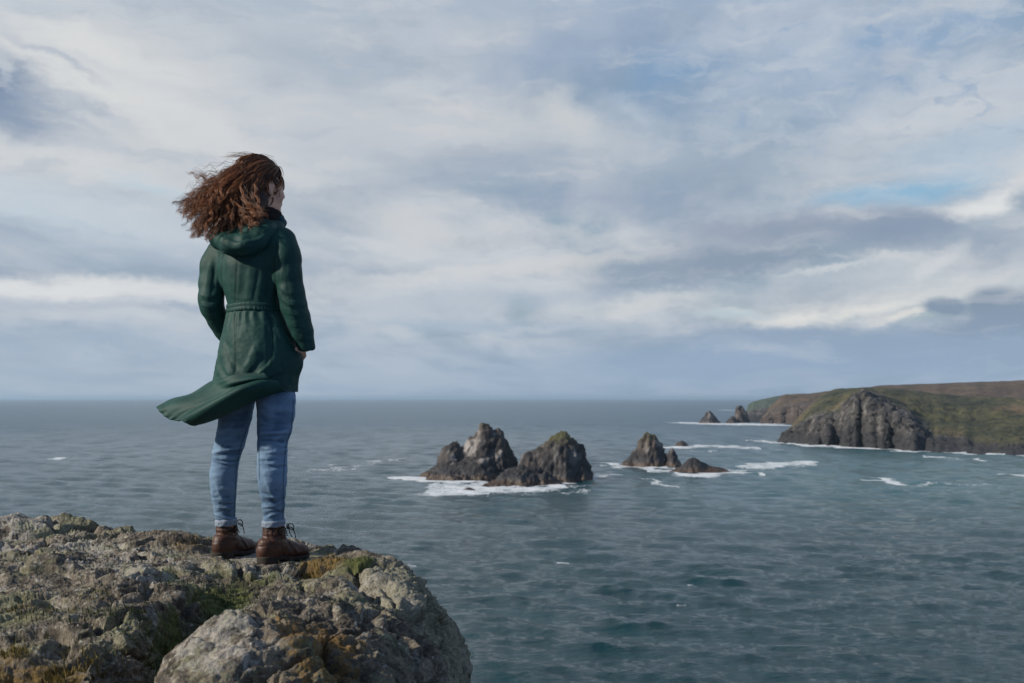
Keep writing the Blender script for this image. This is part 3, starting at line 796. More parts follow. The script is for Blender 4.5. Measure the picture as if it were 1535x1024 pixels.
bd -= .016 * sstep(.80, 1.0, ridged(np.stack([sd_ * 9, BV[:, 1] * 2.2, 0 * sd_ + 4], 1), 3)) + .012 * sstep(.75, 1, ridged(np.stack([sd_ * 3.5 + 3, BV[:, 1] * 1.2, 0 * sd_], 1), 2))
BV = BV + BN * bd[:, None]
BV[:nu] = BV[:nu].mean(0)
bx, by = BV[:, 0], BV[:, 1]
orange = np.clip(1.15 * gauss(bx, by, 480, 2.62, .19, .26, 1) + .5 * gauss(bx, by, 395, 2.95, .07, .1, 1) + .6 * gauss(bx, by, 430, 2.78, .12, .10, 1), 0, 1)
bp = np.clip(sstep(.1, .6, fbm(BV * 2.6 + 2, 4)), 0, 1)
o = mesh_np('boulder', BV, BF, m_rock, attrs={'moss': .12 + 0 * bx, 'ochre': 0 * bx, 'palem': bp, 'popm': .0 * bx, 'orange': orange})
tag(o, 'pale lichened boulder with rusty orange patches in front of the cliff top', 'boulder')

# short turf and moss sprigs in the hollows
m_sprig, t, b = mat('moss_sprig')
ca = t.attr('tone')
t.set(b.inputs['Base Color'], t.mix(ca.outputs['Fac'], (0.045, 0.058, 0.014, 1), (0.24, 0.17, 0.04, 1)))
t.set(b.inputs['Roughness'], .8)
wgt = np.clip(moss ** 1.6 + .9 * ochre ** 2.0, 0, 1) * (V[:, 2] > -.2) * (y > 2.2) * (y < 5.3) * (np.abs(px - 380) < 520) * (fd > .07) * (popm < .6)
wgt *= sstep(-.1, .3, fbm(V * 9, 3))
wgt *= 1 / y ** 1.5
ids = rng.choice(len(V), 9000, p=wgt / wgt.sum())
sv, sf, tone = [], [], []
bases = V[ids]; k = len(ids)
hgt = (.006 + .012 * rng.random(k)) * np.where(ochre[ids] > moss[ids], 1.5, 1.0)
az_ = rng.random(k) * 6.283; ln = .7 * rng.random(k)
dirv = np.stack([np.cos(az_) * ln - .25, np.sin(az_) * ln, np.ones(k)], 1)
side = np.stack([-np.sin(az_), np.cos(az_), 0 * az_], 1) * .0016
base2 = bases - np.array([0, 0, .004])
tri = np.stack([base2 - side, base2 + side, bases + dirv * hgt[:, None] * .6 + side * .7, bases + dirv * hgt[:, None]], 1)
SV = tri.reshape(-1, 3)
i4 = np.arange(k) * 4
SF = np.concatenate([np.stack([i4, i4 + 1, i4 + 2], 1), np.stack([i4, i4 + 2, i4 + 3], 1)])
tn = np.repeat(np.clip(ochre[ids] - moss[ids] * .7 + .25 * rng.random(k), 0, 1), 4)
o = mesh_np('moss_turf', SV, SF, m_sprig, smooth=False, attrs={'tone': tn})
tag(o, 'short green moss and ochre turf in the hollows of the cliff top', 'moss', kind='stuff')
# ================================================================ the person
Y0 = 4.8
def L(px, py, d=0.0): return P(px, py, Y0 + d)
def proj(V):
    return V[:, 0] / V[:, 1] * F + 767.5, 597 - (V[:, 2] - CZ) / V[:, 1] * F

class Field:
    """signed distance field on a grid, built by smooth unions, turned into a mesh by surface nets"""
    def __init__(s, lo, hi, h):
        s.lo = np.array(lo, np.float32); s.h = h
        s.n = np.ceil((np.array(hi) - s.lo) / h).astype(int) + 1
        s.f = np.full(s.n, 0.2, np.float32)
    def _win(s, lo, hi):
        a = np.clip(np.floor((np.array(lo) - s.lo) / s.h).astype(int), 0, s.n - 1)
        b = np.clip(np.ceil((np.array(hi) - s.lo) / s.h).astype(int) + 1, 1, s.n)
        if (b <= a).any(): return None
        sl = tuple(slice(i, j) for i, j in zip(a, b))
        ax = [s.lo[k] + s.h * np.arange(a[k], b[k]) for k in range(3)]
        p = np.stack(np.meshgrid(*ax, indexing='ij'), -1).astype(np.float32)
        return sl, p
    def op(s, fn, lo, hi, k=0.0, sub=False):
        w_ = s._win(lo, hi)
        if w_ is None: return
        sl, p = w_
        d = fn(p); f = s.f[sl]
        if sub:
            h = np.clip(0.5 - 0.5 * (f + d) / max(k, 1e-6), 0, 1)
            s.f[sl] = f + (-d - f) * h + k * h * (1 - h)
        else:
            h = np.clip(0.5 + 0.5 * (f - d) / max(k, 1e-6), 0, 1)
            s.f[sl] = f + (d - f) * h - k * h * (1 - h)
    def cap(s, a, b, ra, rb, k=0.015, sub=False):
        a = np.array(a, np.float32); b = np.array(b, np.float32); r = max(ra, rb) + k + 0.03
        def fn(p):
            ab = b - a
            t = np.clip(((p - a) @ ab) / (ab @ ab + 1e-9), 0, 1)
            return np.linalg.norm(p - a - t[..., None] * ab, axis=-1) - (ra + (rb - ra) * t)
        s.op(fn, np.minimum(a, b) - r, np.maximum(a, b) + r, k, sub)
    def chain(s, pts, k=0.015):
        for (a, ra), (b, rb) in zip(pts[:-1], pts[1:]): s.cap(a, b, ra, rb, k)
    def ell(s, c, ax, rad, k=0.015, sub=False):
        c = np.array(c, np.float32); ax = np.array(ax, np.float32); rad = np.array(rad, np.float32)
        r = rad.max() + k + 0.03
        def fn(p):
            q = (p - c) @ ax.T
            k0 = np.linalg.norm(q / rad, axis=-1); k1 = np.linalg.norm(q / rad ** 2, axis=-1)
            return k0 * (k0 - 1) / (k1 + 1e-6)
        s.op(fn, c - r, c + r, k, sub)
    def loft(s, rows, fr, k=0.015):
        """rows: (z, cx, cy, a, b) horizontal ellipses; fr: (right, forward) unit vectors"""
        rows = np.array(sorted(rows)); r = 0.30
        zz = np.linspace(rows[0, 0], rows[-1, 0], 60)
        sm = np.stack([np.interp(zz, rows[:, 0], rows[:, i]) for i in range(5)], 1)
        for _ in range(3): sm[1:-1, 1:] = (sm[:-2, 1:] + 2 * sm[1:-1, 1:] + sm[2:, 1:]) / 4
        rt, fw = fr
        def fn(p):
            z = p[..., 2]
            cx, cy, a, b = (np.interp(z, zz, sm[:, i]) for i in (1, 2, 3, 4))
            u = (p[..., 0] - cx) * rt[0] + (p[..., 1] - cy) * rt[1]
            v = (p[..., 0] - cx) * fw[0] + (p[..., 1] - cy) * fw[1]
            kk = np.sqrt((u / a) ** 2 + (v / b) ** 2)
            d = (kk - 1) * np.minimum(a, b) * .95
            return np.maximum(d, np.maximum(rows[0, 0] - z, z - rows[-1, 0]))
        c0 = rows[:, 1:3].mean(0)
        s.op(fn, (c0[0] - r, c0[1] - r, rows[0, 0] - .03), (c0[0] + r, c0[1] + r, rows[-1, 0] + .03), k)
    def mesh(s, smooth=2):
        f = s.f; nx, ny, nz = f.shape
        ins = f < 0
        c = ins[:-1, :-1, :-1].astype(np.int8)
        cs_ = sum(ins[i:nx - 1 + i, j:ny - 1 + j, l:nz - 1 + l].astype(np.int8) for i in (0, 1) for j in (0, 1) for l in (0, 1))
        act = (cs_ > 0) & (cs_ < 8)
        idx = np.argwhere(act); cid = np.full(act.shape, -1, np.int64); cid[act] = np.arange(len(idx))
        co = [(i, j, l) for i in (0, 1) for j in (0, 1) for l in (0, 1)]
        val = np.stack([f[idx[:, 0] + i, idx[:, 1] + j, idx[:, 2] + l] for i, j, l in co], 1)
        acc = np.zeros((len(idx), 3)); cnt = np.zeros(len(idx))
        for a in range(8):
            for b in range(a + 1, 8):
                dvec = np.array(co[b]) - np.array(co[a])
                if abs(dvec).sum() != 1: continue
                va, vb = val[:, a], val[:, b]; m = (va < 0) != (vb < 0)
                t = np.where(m, va / (va - vb + 1e-12), 0)
                pnt = np.array(co[a])[None] + t[:, None] * dvec[None]
                acc += np.where(m[:, None], pnt, 0); cnt += m
        V = s.lo + s.h * (idx + acc / cnt[:, None])
        quads = []
        for ax in range(3):
            sl0 = [slice(1, -1)] * 3; sl0[ax] = slice(0, -1)
            sl1 = [slice(1, -1)] * 3; sl1[ax] = slice(1, None)
            a, b = ins[tuple(sl0)], ins[tuple(sl1)]
            e = np.argwhere(a != b)
            if not len(e): continue
            off = np.array([1, 1, 1]); off[ax] = 0
            g = e + off
            u, v_ = [(1, 2), (2, 0), (0, 1)][ax]
            def cell(du, dv):
                q = g.copy(); q[:, u] -= du; q[:, v_] -= dv
                return cid[q[:, 0], q[:, 1], q[:, 2]]
            qd = np.stack([cell(1, 1), cell(0, 1), cell(0, 0), cell(1, 0)], 1)
            flip = ~a[tuple(e.T)]
            qd[flip] = qd[flip][:, ::-1]
            quads.append(qd)
        Q = np.concatenate(quads); Q = Q[(Q >= 0).all(1)]
        V = lap(V, Q, smooth)
        return V, Q

def lap(V, Q, n, lam=.5):
    if n <= 0: return V
    e = np.concatenate([Q[:, [i, (i + 1) % Q.shape[1]]] for i in range(Q.shape[1])]); e = np.concatenate([e, e[:, ::-1]])
    deg = np.bincount(e[:, 0], minlength=len(V)).astype(float)
    for _ in range(n):
        W_ = np.stack([np.bincount(e[:, 0], weights=V[e[:, 1], c], minlength=len(V)) for c in range(3)], 1) / np.maximum(deg, 1)[:, None]
        V = V + lam * (W_ - V) * (deg > 0)[:, None]
    return V

def seg_t(x, y, pts):
    """distance to a polyline and the parameter along it, 0 to 1"""
    best = np.full(x.shape, 1e9); tp = np.zeros_like(best); n = len(pts) - 1
    side = np.zeros_like(best)
    for i, ((ax, ay), (bx, by)) in enumerate(zip(pts[:-1], pts[1:])):
        dx, dy = bx - ax, by - ay; ll = dx * dx + dy * dy
        t = np.clip(((x - ax) * dx + (y - ay) * dy) / ll, 0, 1)
        dd = np.hypot(x - ax - t * dx, y - ay - t * dy)
        m = dd < best
        best = np.where(m, dd, best); tp = np.where(m, (i + t) / n, tp)
        side = np.where(m, ((x - ax) * dy - (y - ay) * dx) / math.sqrt(ll), side)
    return best, tp, side

def folds(V, N, strokes, zone=None):
    """cloth folds: ridges (or grooves) along strokes seen on the near side of the cloth"""
    px, py = proj(V); face = sstep(.35, -.1, N[:, 1])
    if zone is not None: face = face * zone
    d = np.zeros(len(V))
    for st in strokes:
        pts, wd, amp = st[:3]
        dd, tp, side = seg_t(px, py, pts)
        skew = 1 + .45 * np.sign(side) * np.clip(np.abs(side) / wd, 0, 1)
        taper = np.clip(np.sin(np.pi * np.clip(tp, .06, .94)) * 1.5, 0, 1)
        d += amp * np.exp(-(dd / (wd * skew)) ** 2) * taper
    return d * face

def tube(pts, rad, ns=6):
    """tapered tube along points, returns V, F"""
    pts = np.array(pts, float); n = len(pts)
    rad = np.broadcast_to(rad, (n,))
    tg = np.gradient(pts, axis=0); tg /= np.linalg.norm(tg, axis=1, keepdims=True) + 1e-9
    up = np.array([.31, .22, .92]); s1 = np.cross(tg, up); s1 /= np.linalg.norm(s1, axis=1, keepdims=True) + 1e-9
    s2 = np.cross(tg, s1)
    a = np.linspace(0, 2 * math.pi, ns, endpoint=False)
    V = pts[:, None] + rad[:, None, None] * (np.cos(a)[None, :, None] * s1[:, None] + np.sin(a)[None, :, None] * s2[:, None])
    return V.reshape(-1, 3), grid_faces(n, ns, True)

def spline(pts, n):
    pts = np.array(pts, float)
    p = np.concatenate([[2 * pts[0] - pts[1]], pts, [2 * pts[-1] - pts[-2]]])
    t = np.linspace(0, len(pts) - 1, n); i = np.minimum(t.astype(int), len(pts) - 2); u = (t - i)[:, None]
    a, b, c, d_ = p[i], p[i + 1], p[i + 2], p[i + 3]
    return .5 * (2 * b + (c - a) * u + (2 * a - 5 * b + 4 * c - d_) * u ** 2 + (3 * b - a - 3 * c + d_) * u ** 3)

def join(parts):
    Vs, Fs, o = [], [], 0
    for v, f in parts:
        Vs.append(v); Fs.append(f + o); o += len(v)
    return np.concatenate(Vs), np.concatenate(Fs)

person = bpy.data.objects.new('person', None); COL.objects.link(person)
person.location = (-1.08, 4.85, 0.0)
tag(person, 'person with windblown auburn curls, long dark green parka, blue jeans and brown boots, standing on the cliff top with hands in pockets', 'person')
person['label'] = 'person with windblown auburn hair in green parka, jeans and brown boots on the cliff edge'
bpy.context.view_layer.update()
YB = R(30); rb = np.array([math.cos(YB), -math.sin(YB), 0]); fb = np.array([math.sin(YB), math.cos(YB), 0])
YH = R(45); rh = np.array([math.cos(YH), -math.sin(YH), 0]); fh = np.array([math.sin(YH), math.cos(YH), 0]); uh = np.array([0, 0, 1.0])
Hc = L(392.5, 281, .01)

# ---------------------------------------------------------------- materials
def cloth_mat(name, c0, c1, rough, spec=.4, wear=None, bscale=900, bstr=.25):
    m, t, b = mat(name)
    tcn = t.n('ShaderNodeNewGeometry'); p = tcn.outputs['Position']
    n1 = t.noise(p, 7.0, 5, .6).outputs[0]; n2 = t.noise(p, 60.0, 4, .6).outputs[0]; n3 = t.noise(p, bscale, 2, .5).outputs[0]
    c = t.mix(t.rng(t.m('MULTIPLY_ADD', n2, .35, n1), .45, .9), c0, c1)
    if wear: c = t.mix(t.attr('wear').outputs['Fac'], c, wear)
    c = t.mix(t.attr('seam').outputs['Fac'], c, tuple(v * .45 for v in c0[:3]) + (1,))
    t.set(b.inputs['Base Color'], c); t.set(b.inputs['Roughness'], rough); t.set(b.inputs['Specular IOR Level'], spec)
    t.set(b.inputs['Normal'], t.n('ShaderNodeBump', {'Height': t.m('MULTIPLY_ADD', n2, 2.0, n3), 'Strength': bstr, 'Distance': .0012}))
    return m, t, b
m_parka, t, b = cloth_mat('parka_cloth', (0.0085, 0.040, 0.033, 1), (0.0155, 0.061, 0.049, 1), .60, .22)
m_lining, t, b = cloth_mat('parka_lining', (0.006, 0.022, 0.018, 1), (0.010, 0.030, 0.024, 1), .6, .3)
m_denim, t, b = cloth_mat('denim', (0.066, 0.118, 0.190, 1), (0.100, 0.166, 0.248, 1), .8, .2, wear=(0.20, 0.30, 0.42, 1), bstr=.5)
m_cuff, t, b = cloth_mat('denim_inside', (0.20, 0.245, 0.31, 1), (0.28, 0.33, 0.39, 1), .85, .2)
m_knit, t, b = cloth_mat('collar_knit', (0.022, 0.016, 0.014, 1), (0.036, 0.026, 0.022, 1), .85, .2)
m_scarf, t, b = cloth_mat('scarf_cloth', (0.012, 0.045, 0.055, 1), (0.022, 0.075, 0.085, 1), .7, .3)
m_leather, t, b = cloth_mat('boot_leather', (0.042, 0.0175, 0.0105, 1), (0.082, 0.034, 0.0195, 1), .50, .38, bscale=260, bstr=.35)
m_sole, t, b = cloth_mat('boot_sole', (0.022, 0.017, 0.014, 1), (0.045, 0.035, 0.028, 1), .7, .3)
m_lace, t, b = cloth_mat('boot_lace', (0.020, 0.013, 0.010, 1), (0.030, 0.019, 0.014, 1), .8, .2)
m_skin, t, b = mat('skin')
sk = t.mix(t.noise(t.n('ShaderNodeNewGeometry').outputs['Position'], 40.0, 3).outputs[0], (0.64, 0.33, 0.205, 1), (0.72, 0.39, 0.255, 1))
sk = t.mix(t.attr('lips').outputs['Fac'], sk, (0.38, 0.13, 0.12, 1)); sk = t.mix(t.attr('dark').outputs['Fac'], sk, (0.035, 0.018, 0.012, 1))
t.set(b.inputs['Base Color'], sk); t.set(b.inputs['Roughness'], .48)
t.set(b.inputs['Subsurface Weight'], .12); t.set(b.inputs['Subsurface Radius'], (.010, .004, .002)); t.set(b.inputs['Subsurface Scale'], .5)
m_hair, t, b = mat('auburn_hair')
hv = t.attr('tone').outputs['Fac']
hc = t.mix(hv, (0.020, 0.0075, 0.0040, 1), (0.330, 0.125, 0.045, 1))
t.set(b.inputs['Base Color'], hc); t.set(b.inputs['Roughness'], .42); t.set(b.inputs['Specular IOR Level'], .45)
t.set(b.inputs['Transmission Weight'], 0.0)

# ---------------------------------------------------------------- body: one skin from crown to feet
fd_ = Field((-1.36, 4.50, .02), (-.83, 5.10, 1.73), .0045)
def H(f, r, u): return Hc + fh * f + rh * r + uh * u
hx = np.stack([fh, rh, uh])
fd_.ell(H(-.014, 0, .022), hx, (.094, .074, .094), .01)
fd_.ell(H(.022, 0, -.030), hx, (.066, .060, .080), .02)
fd_.ell(H(.040, 0, -.068), hx, (.045, .043, .045), .02)
fd_.cap(H(.066, -.010, -.104), H(.066, .010, -.104), .017, .017, .02)
for s_ in (-1, 1):
    fd_.ell(H(.052, s_ * .036, -.028), hx, (.030, .024, .030), .02)
    fd_.cap(H(.076, s_ * .012, .020), H(.064, s_ * .048, .018), .011, .010, .015)      # brow
    fd_.cap(H(-.01, s_ * .050, -.07), H(.045, s_ * .030, -.094), .014, .012, .03)      # jaw line
    fd_.ell(H(.092, s_ * .031, -.002), hx, (.016, .017, .012), .012, sub=True)        # eye socket
    fd_.ell(H(.071, s_ * .031, -.003), hx, (.0125, .0125, .0125), .003)                # eyeball
    fd_.cap(H(.078, s_ * .020, .006), H(.070, s_ * .044, .004), .004, .004, .004)      # lid
    # ear: shell with a hollow and a lobe
    er = np.stack([fh * .95 + rh * s_ * .30, rh * s_ * .95 - fh * .30, uh]); er /= np.linalg.norm(er, axis=1, keepdims=True)
    fd_.ell(H(-.012, s_ * .079, -.008), er, (.019, .009, .031), .006)
    fd_.ell(H(-.006, s_ * .090, -.004), er, (.010, .007, .019), .004, sub=True)
    fd_.ell(H(-.004, s_ * .077, -.036), er, (.010, .007, .010), .006)
fd_.cap(H(.084, 0, .012), H(.102, 0, -.026), .007, .012, .010)                         # nose
for s_ in (-1, 1): fd_.ell(H(.094, s_ * .011, -.031), hx, (.010, .008, .008), .006)
fd_.cap(H(.083, -.018, -.056), H(.083, .018, -.056), .007, .007, .006); fd_.cap(H(.081, -.016, -.067), H(.081, .016, -.067), .008, .008, .006)
nk = L(397, 336, .0)
fd_.cap(H(-.022, 0, -.055), nk, .052, .056, .02)
# torso, arms, hips, legs inside the clothes
def row(py, cx, d, a, b_):
    q = L(cx, py, d); return (q[2], q[0], q[1], a, b_)
fd_.loft([row(338, 394, 0, .05, .045), row(350, 386, 0, .12, .06), row(370, 381, 0, .15, .08), (row(400, 379, 0, .14, .095)), row(430, 381, 0, .122, .09), row(462, 384, 0, .108, .085),
          row(500, 388, 0, .14, .11), row(540, 387, 0, .155, .12), row(585, 385, 0, .14, .105)], (rb, fb), .03)
ARM_R = [(L(428, 366, -.085), .045), (L(436, 410, -.10), .040), (L(439, 455, -.10), .037), (L(450, 487, -.085), .030), (L(455, 513, -.06), .023)]
ARM_L = [(L(327, 382, .09), .042), (L(319, 415, .075), .038), (L(318, 452, .05), .036), (L(329, 480, .075), .031), (L(340, 503, .115), .024)]
for ch in (ARM_R, ARM_L): fd_.chain(ch, .02)
def hand(w0, dirv, thumb):
    """palm, four fingers and a thumb, slightly curled, reaching into a pocket"""
    dirv = dirv / np.linalg.norm(dirv); sd = np.cross(dirv, thumb); sd /= np.linalg.norm(sd); nrm = np.cross(sd, dirv)
    palm = w0 + dirv * .045
    fd_.ell(palm, np.stack([dirv, nrm, sd]), (.052, .038, .015), .012)
    for i, (o_, ln_) in enumerate(((.027, .062), (.009, .072), (-.009, .068), (-.026, .052))):
        a0 = palm + dirv * .040 + nrm * o_; a1 = a0 + dirv * ln_ * .5 + sd * .006; a2 = a1 + dirv * ln_ * .32 + sd * .014; a3 = a2 + dirv * ln_ * .18 + sd * .012
        fd_.chain([(a0, .0092), (a1, .0086), (a2, .0078), (a3, .0068)], .004)
    t0 = w0 + dirv * .022 + nrm * .028; t1 = t0 + nrm * .024 + dirv * .024; t2 = t1 + dirv * .030 + nrm * .006
    fd_.chain([(t0, .013), (t1, .0105), (t2, .0085)], .006)
hand(L(452, 519, -.055), L(430, 552, -.02) - L(452, 519, -.055), fb)
hand(L(341, 507, .12), L(352, 535, .17) - L(341, 507, .12), fb)
LEG_R = [(413.5, 585, -.04, 28), (413.5, 600, -.045, 28.5), (413.5, 620, -.05, 27.2), (411.5, 642, -.055, 25), (408.5, 660, -.06, 22), (408, 675, -.062, 21.3), (408, 690, -.066, 21), (408, 705, -.07, 21.4), (408.3, 722, -.068, 20.3), (409, 740, -.06, 18.2), (410, 758, -.048, 16), (410, 788, -.04, 15)]
LEG_L = [(356, 585, .05, 27.5), (354.5, 600, .05, 26.5), (352.5, 622, .05, 24.3), (349.5, 642, .052, 22), (345.5, 660, .055, 21.4), (341, 676, .058, 20.3), (337.5, 692, .058, 19.4), (335.2, 710, .06, 19.6), (335, 725, .065, 19), (335.3, 742, .075, 17.6), (336.5, 760, .09, 15.6), (339, 786, .10, 14.6)]
def leg_chain(rows, dr): return [(L(a, b_, c), e * .002814 * (Y0 + c) / Y0 + dr) for a, b_, c, e in rows]
for rows in (LEG_R, LEG_L): fd_.chain(leg_chain(rows, -.012), .01)
FOOT = []
for (hx0, hy0), (tx0, ty0), lean in (((-1.048, 4.708), (-.876, 4.888), .0), ((-1.262, 4.838), (-1.155, 5.062), .0)):
    dv = np.array([tx0 - hx0, ty0 - hy0, 0]); dv /= np.linalg.norm(dv)
    FOOT.append((np.array([hx0, hy0, 0.0]), dv, np.array([dv[1], -dv[0], 0])))
for (o_, dv, sd), rows in zip(FOOT, (LEG_R, LEG_L)):
    ank = L(*rows[-1][:3])
    fd_.chain([(ank, .030), (ank * .5 + (o_ + dv * .06 + np.array([0, 0, .06])) * .5, .027), (o_ + dv * .065 + np.array([0, 0, .055]), .024), (o_ + dv * .17 + np.array([0, 0, .042]), .018)], .008)
BV_, BQ_ = fd_.mesh(1)
hd = (BV_ - Hc); hf, hr, hu = hd @ fh, hd @ rh, hd @ uh
lips = np.exp(-((hu + .061) / .008) ** 2 - (hr / .02) ** 2) * (hf > .075)
dark = np.maximum(np.exp(-((hu - .019) / .005) ** 2 - ((np.abs(hr) - .030) / .018) ** 4) * (hf > .055) * .8,
                  np.exp(-((hu + .003) / .006) ** 2 - ((np.abs(hr) - .031) / .007) ** 2) * (hf > .06))
body = mesh_np('body', BV_, BQ_, m_skin, person, attrs={'lips': lips, 'dark': dark})
# ---------------------------------------------------------------- parka: back, sleeves
jf = Field((-1.40, 4.50, .80), (-.78, 5.10, 1.55), .004)
TOR = [row(334, 397, 0, .048, .048), row(340, 394, 0, .070, .056), row(347, 388, 0, .112, .072), row(356, 383, 0, .150, .088), row(370, 380.5, 0, .170, .104), row(400, 378.5, 0, .160, .117), row(430, 380.5, 0, .142, .114), row(452, 383, 0, .126, .106), row(462, 384, 0, .124, .104), row(474, 384.5, 0, .128, .108)]
jf.loft(TOR, (rb, fb), .01)
SL_R = [(L(423, 361, -.072), .054), (L(429, 385, -.09), .0515), (L(433, 412, -.10), .0515), (L(437, 440, -.102), .053), (L(440, 458, -.10), .051), (L(447, 478, -.09), .047), (L(453, 497, -.078), .0425), (L(459.5, 520, -.061), .0370)]
SL_L = [(L(329, 377, .085), .052), (L(321, 400, .08), .051), (L(317.5, 425, .068), .0505), (L(316.5, 448, .052), .050), (L(318.5, 462, .055), .047), (L(327, 480, .075), .042), (L(336, 496, .10), .038), (L(342, 507, .12), .036)]
jf.chain(SL_R[:3], .045); jf.chain(SL_L[:3], .045); jf.chain(SL_R[2:], .02); jf.chain(SL_L[2:], .02)
# hollow the right cuff so that the sleeve ends in an opening
a_, b_ = L(458.8, 519, -.061), L(461.8, 536, -.050)
jf.cap(a_, b_, .029, .036, .004, sub=True)
n_ = (b_ - a_) / np.linalg.norm(b_ - a_); end = L(460, 523, -.06)
JV, JQ = jf.mesh(2)
JN = vnormals(JV, JQ)
ST = [  # back of the yoke down to the waist
    ([(338, 380), (345, 410), (350, 440)], 6, .006), ([(331, 385), (338, 420), (345, 452)], 4, .005), ([(366, 390), (364, 420), (360, 452)], 5, -.004),
    ([(378, 388), (374, 420), (370, 455)], 7, .006), ([(398, 380), (392, 415), (384, 455)], 6, .005), ([(408, 372), (404, 410), (398, 455)], 5, -.005),
    ([(388, 400), (384, 430), (378, 456)], 4, -.004), ([(412, 385), (410, 425), (405, 456)], 5, .005),
    ([(356, 386), (354, 420), (352, 458)], 1.5, -.003),
    ([(345, 445), (365, 449), (385, 446)], 3, .003), ([(350, 452), (372, 455), (400, 452)], 2.5, .003), ([(385, 441), (402, 446)], 3, .003),
    ([(415, 366), (411, 390), (412, 415)], 3, -.006), ([(412, 415), (415, 440), (420, 462)], 3, -.005),
    # right sleeve
    ([(420, 372), (424, 400), (423, 430)], 4, .004), ([(440, 368), (444, 392)], 4, .003), ([(423, 378), (433, 390), (447, 392)], 4, .003),
    ([(418, 428), (430, 440), (455, 440)], 3.5, .005), ([(418, 436), (432, 449), (458, 449)], 3, -.005), ([(420, 446), (434, 457), (460, 456)], 3.5, .006), ([(424, 458), (440, 464), (463, 463)], 3, -.005),
    ([(428, 468), (444, 472), (464, 470)], 3, .005), ([(434, 480), (450, 480), (467, 482)], 3, -.003), ([(438, 488), (452, 490), (468, 494)], 3, .004), ([(444, 499), (456, 502), (470, 504)], 2.5, -.003), ([(446, 508), (458, 509), (470, 510)], 2.5, .003),
    ([(432, 400), (428, 425)], 4, .003), ([(446, 405), (450, 430)], 3, -.003),
    ([(422, 500), (434, 505), (446, 512)], 3, .003), ([(428, 372), (430, 420), (436, 456), (452, 500)], 1.2, -.002),
    # left sleeve
    ([(318, 385), (312, 410), (308, 440)], 4, .004), ([(328, 392), (325, 420), (326, 440)], 4, .004), ([(322, 390), (319, 425), (316, 450)], 3, -.004),
    ([(299, 440), (312, 446), (332, 440)], 3.5, .005), ([(299, 448), (312, 454), (332, 449)], 3, -.005), ([(300, 456), (314, 461), (333, 456)], 3.5, .006), ([(303, 467), (316, 470), (334, 464)], 3, -.004),
    ([(308, 476), (320, 478), (338, 470)], 3, .005), ([(314, 488), (326, 488), (340, 480)], 3, -.003), ([(320, 496), (332, 495), (344, 488)], 3, .003),
]
jd = .52 * folds(JV, JN, ST)
wr = ridged(JV @ np.array([[1, 0, .2], [0, 1, 0], [-.2, 0, .45]]) * 14, 3)
jd += .0016 * (wr - .4) + .0020 * fbm(JV * 15, 2)
JV = JV + JN * jd[:, None]
jpx, jpy = proj(JV)
seam = np.zeros(len(JV))
for pts in ([(356, 386), (354, 420), (352, 458)], [(414, 366), (411, 390), (412, 420), (417, 450)], [(334, 384), (331, 410), (335, 440)]):
    seam = np.maximum(seam, np.exp(-(seg_t(jpx, jpy, pts)[0] / 1.0) ** 2) * (JN[:, 1] < .1) * .75)
jacket = mesh_np('parka', JV, JQ, m_parka, person, attrs={'seam': seam})

def child(name, V, Fc, m, par, **kw):
    o = mesh_np(name, V, Fc, m, None, **kw)
    o.parent = par; o.matrix_parent_inverse = par.matrix_world.inverted()
    return o

# hood lying on the shoulders
hf_ = Field((-1.34, 4.50, 1.20), (-.90, 5.05, 1.50), .004)
hf_.chain([(L(421, 337, .055), .020), (L(415, 342, -.03), .027), (L(403, 352, -.090), .034), (L(388, 361, -.128), .040), (L(368, 367, -.148), .044), (L(347, 366, -.128), .043), (L(329, 359, -.06), .038), (L(326, 350, .03), .032), (L(345, 340, .09), .03)], .02)
hx_ = np.stack([rb, fb, uh])
hf_.ell(L(374, 349, -.055), hx_, (.125, .075, .042), .03)
hf_.ell(L(383, 340, -.03), hx_, (.085, .070, .04), .03)
hf_.ell(L(386, 334, -.01), hx_, (.062, .058, .040), .02, sub=True)
HV, HQ = hf_.mesh(3); HN = vnormals(HV, HQ)
hd_ = folds(HV, HN, [([(330, 362), (350, 372), (375, 368), (400, 352)], 4, .003), ([(335, 352), (355, 360), (385, 354), (408, 340)], 5, -.006), ([(390, 350), (402, 342), (414, 332)], 4, .004), ([(345, 376), (365, 380), (385, 370)], 3, -.003)])
hd_ += .003 * fbm(HV * 18, 3)
HV = HV + HN * hd_[:, None]
child('hood', HV, HQ, m_parka, jacket, attrs={'seam': np.zeros(len(HV))})

# knitted collar and scarf end at the throat
cf = Field((-1.20, 4.60, 1.36), (-.85, 5.05, 1.56), .004)
for k_ in range(16):
    a0, a1 = k_ * math.pi / 8, (k_ + 1) * math.pi / 8
    def ring(a): return L(398.5, 320, .012) + rb * .052 * math.cos(a) + fb * .056 * math.sin(a) + uh * (.012 * math.sin(a) * -1)
    cf.cap(ring(a0), ring(a1), .014, .014, .006)
    cf.cap(ring(a0) + np.array([-.006, 0, -.03]), ring(a1) + np.array([-.006, 0, -.03]), .022, .022, .01)
CV, CQ = cf.mesh(1); CN = vnormals(CV, CQ)
CV = CV + CN * (.0018 * np.sin(CV[:, 2] * 900) + .002 * fbm(CV * 40, 2))[:, None]
child('collar', CV, CQ, m_knit, jacket, attrs={'seam': 0 * CV[:, 0]})
sf_ = Field((-1.08, 4.60, 1.30), (-.85, 5.05, 1.52), .004)
sf_.chain([(L(417, 323, .03), .015), (L(421, 331, .00), .017), (L(422, 340, -.02), .012)], .01)
sf_.chain([(L(421, 326, .08), .014), (L(424, 334, .05), .015), (L(423, 342, .04), .012)], .01)
SV_, SQ_ = sf_.mesh(1)
child('scarf', SV_, SQ_, m_scarf, person, attrs={'seam': 0 * SV_[:, 0]})

